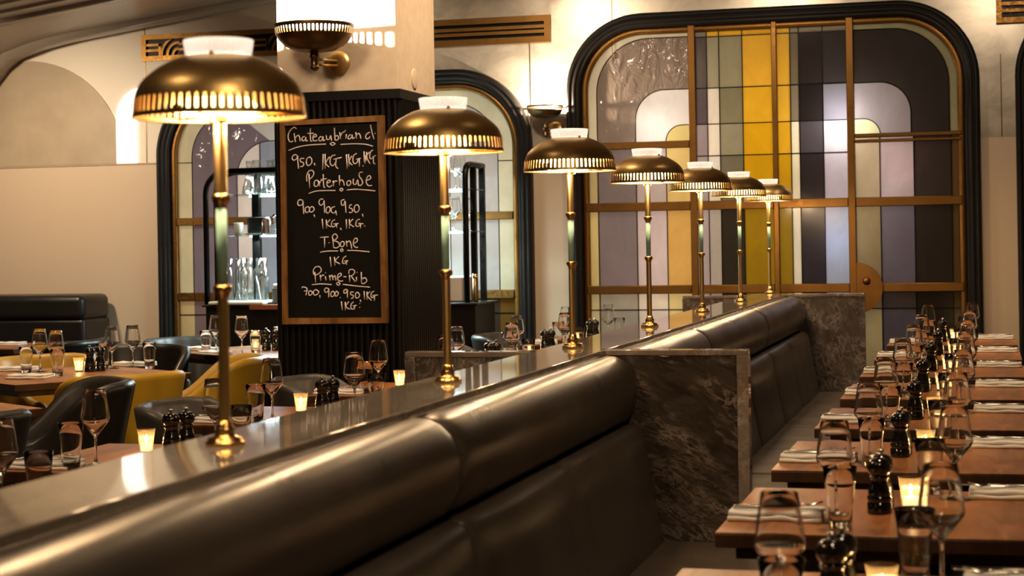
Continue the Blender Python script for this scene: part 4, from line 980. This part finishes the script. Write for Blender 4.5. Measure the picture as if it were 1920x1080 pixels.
mb.tube([(-3.245 + o_[0], BYF + 0.03 + o_[1], z) if z < 1.8 else (-3.245 + o_[0], BYF + 0.03 + dy + o_[1], z) for z, dy in ((0.95, 0), (1.4, 0), (1.79, 0), (1.84, 0.008), (1.875, 0.03), (1.895, 0.07), (1.90, 0.12), (1.90, 0.30), (1.90, 0.42))], 0.021, 8)
for y in (BYF + 0.22, BYF + 0.43): mb.box(-3.245 - 0.018 + o_[0], -3.245 + 0.018 + o_[0], y - 0.018 + o_[1], y + 0.018 + o_[1], 0.9, 1.91)
mb.build('upright_frame', 'black_metal', br)
bpart('upright', 'black_metal', -4.855, -4.80, BYF + 0.30, BYF + 0.34, 1.0, 1.89)
for z in (1.740, 1.465):
    bpart('shelf', 'shelf_glass', BX0 + 0.14, BX1 - 0.05, BYF + 0.05, BYF + 0.34, z - 0.008, z, 0.002)
    s_ = MB().box(BX0 + 0.2 + o_[0], BX1 - 0.2 + o_[0], BYF + 0.345 + o_[1], BYF + 0.355 + o_[1], z - 0.012, z - 0.002).build('glow_strip', 'shelf_light', br)
    light('shelf_strip', 'AREA', (0.0, -0.05, z + 0.12), 16.0, 'cool', target=None, size=1.5, sizey=0.05, parent=br)
light('shelf_strip', 'AREA', (0.0, -0.05, 1.43), 16.0, 'cool', size=1.5, sizey=0.05, parent=br)
def shell(prof, th=0.0022):
    return prof + [(max(0.0, r - th), z) for r, z in prof[::-1] if z > prof[0][1] + 0.006] + [(0.0, prof[0][1] + 0.006)]
def make_carafe():
    t = thing('carafe', 'x', 'carafe'); b = MB(); b.lathe(shell([(0.0, 0.0), (0.046, 0.0), (0.052, 0.012), (0.048, 0.05), (0.034, 0.10), (0.022, 0.14), (0.021, 0.19), (0.026, 0.23)]), 28); b.build('body', 'jar_glass', t); return t
caf = Kind(make_carafe())
CL = ['leftmost', 'second', 'third', 'fourth', 'fifth']
for i, x in enumerate((-4.83, -4.735, -4.68, -4.60, -4.53)): caf((x, BYF + (0.12 if i % 2 else 0.22), 1.74), 0, '%s glass carafe on the top bar shelf left of the pillar' % CL[i] + (' from left' if 0 < i else ''), 'carafes on the top bar shelf')
def make_jar():
    t = thing('glass_jar', 'x', 'glass jar'); b = MB(); b.lathe(shell([(0.0, 0.0), (0.042, 0.0), (0.046, 0.01), (0.046, 0.20), (0.040, 0.215), (0.036, 0.22), (0.040, 0.235), (0.042, 0.285)]), 28); b.build('body', 'jar_glass', t); return t
jar = Kind(make_jar())
for i, x in enumerate((-4.95, -4.88, -4.805, -4.73)): jar((x, BYF + (0.17 if i % 2 else 0.09), 1.022), 0, '%s tall glass jar from left on the bar worktop' % ['first', 'second', 'third', 'fourth'][i], 'tall glass jars on the bar worktop')
gl = thing('bowl_glass', 'round bowl glass at the right of the jars on the bar', 'glass', (-4.682, BYF + 0.045, 1.022)); b = MB(); b.lathe([(0.028, 0.0), (0.030, 0.10), (0.036, 0.12), (0.050, 0.15), (0.055, 0.18), (0.048, 0.21), (0.035, 0.235), (0.035, 0.28)], 28); b.build('body', 'jar_glass', gl)
tw = MB(); tw.rbox(-0.20, 0.20, -0.16, 0.14, 0.0, 0.022, 0.010, 3); tag(tw.build('bar_towel', 'linen', loc=(-4.84, BYF + 0.13, 1.0)), 'white bar towel spread under the tall glass jars', 'towel')
bx = thing('till_drawer', 'dark grey box with pale lid on the bar beside the pillar', 'box', (-4.55, BYF + 0.16, 1.0)); MB().rbox(-0.07, 0.10, -0.09, 0.09, 0, 0.11, 0.008, 2).build('body', 'grey_plastic', bx); MB().rbox(-0.065, 0.095, -0.085, 0.085, 0.11, 0.135, 0.012, 3).build('lid', 'linen', bx)
kb = thing('speaker_box', 'black box on the middle bar shelf behind a saucer', 'box', (-4.755, BYF + 0.2, 1.465)); MB().rbox(-0.065, 0.065, -0.06, 0.06, 0.0, 0.12, 0.006, 2).build('body', 'black_plastic', kb)
sd = MB(); sd.lathe([(0.0, 0.002), (0.03, 0.0), (0.058, 0.009), (0.060, 0.011), (0.03, 0.006), (0.0, 0.006)], 28); tag(sd.build('saucer', 'white_enamel', loc=(-4.77, BYF + 0.10, 1.465)), 'white saucer on the middle bar shelf', 'saucer')
cu = MB(); cu.lathe([(0.0, 0.003), (0.022, 0.0), (0.028, 0.03), (0.032, 0.085), (0.029, 0.085), (0.024, 0.01), (0.0, 0.008)], 24); tag(cu.build('cup', 'white_enamel', loc=(-4.865, BYF + 0.10, 1.465)), 'white cup on the middle bar shelf by the lamp pole', 'cup')
tn = MB(); tn.lathe([(0.0, 0.0), (0.027, 0.0), (0.032, 0.09), (0.029, 0.09), (0.025, 0.004), (0.0, 0.004)], 24)
tno = thing('jar_of_sachets', 'glass of red and white sachets on the middle bar shelf', 'sachets', (-4.665, BYF + 0.10, 1.465)); tn.build('glass', 'thin_glass', tno)
for q, (dx, mt) in enumerate(((-0.014, 'red_tin'), (0.004, 'linen'), (0.016, 'red_tin'))): MB().rbox(dx - 0.009, dx + 0.009, -0.012, 0.010, 0.008, 0.105 + 0.008 * (q % 2), 0.002, 1).build('sachet', mt, tno)
tumb((-4.585, BYF + 0.12, 1.465), 0, 'tumbler on the middle bar shelf beside the pillar')
for i, (x, y) in enumerate(((-3.44, 0.12), (-3.36, 0.2), (-3.30, 0.1))): wine((x, BYF + y, 1.74), 0, '%s wine glass on the top bar shelf right of the pillar' % ['left', 'middle', 'right'][i], 'wine glasses on the top bar shelf right of the pillar')
for i, (x, y) in enumerate(((-3.44, 0.12), (-3.35, 0.14), (-3.28, 0.2), (-3.40, 0.25))): wine((x, BYF + y, 1.465), 0, '%s wine glass on the middle bar shelf right of the pillar' % ['leftmost', 'front middle', 'rightmost', 'rear'][i], 'wine glasses on the middle bar shelf right of the pillar')
tag(MB().rbox(-0.035, 0.035, -0.05, 0.05, 0, 0.17, 0.003, 1).build('carton', 'blue_box', loc=(-3.46, BYF + 0.15, 1.0)), 'blue carton on the bar right of the pillar', 'carton')
tag(MB().rbox(-0.075, 0.075, -0.05, 0.05, 0, 0.17, 0.012, 3).build('canister', 'cream_plaster', loc=(-3.34, BYF + 0.20, 1.0)), 'cream canister on the bar behind the second lamp pole', 'canister')
bt = thing('bottle', 'dark bottle with brass cap behind the bar frame bars', 'bottle', (-3.215, BYF + 0.12, 1.0)); b = MB(); b.lathe([(0.0, 0.0), (0.018, 0.0), (0.019, 0.01), (0.018, 0.16), (0.0, 0.16)], 20); b.build('body', 'bronze', bt); b = MB(); b.lathe([(0.019, 0.158), (0.019, 0.185), (0.0, 0.185)], 20); b.build('cap', 'brass_bright', bt)
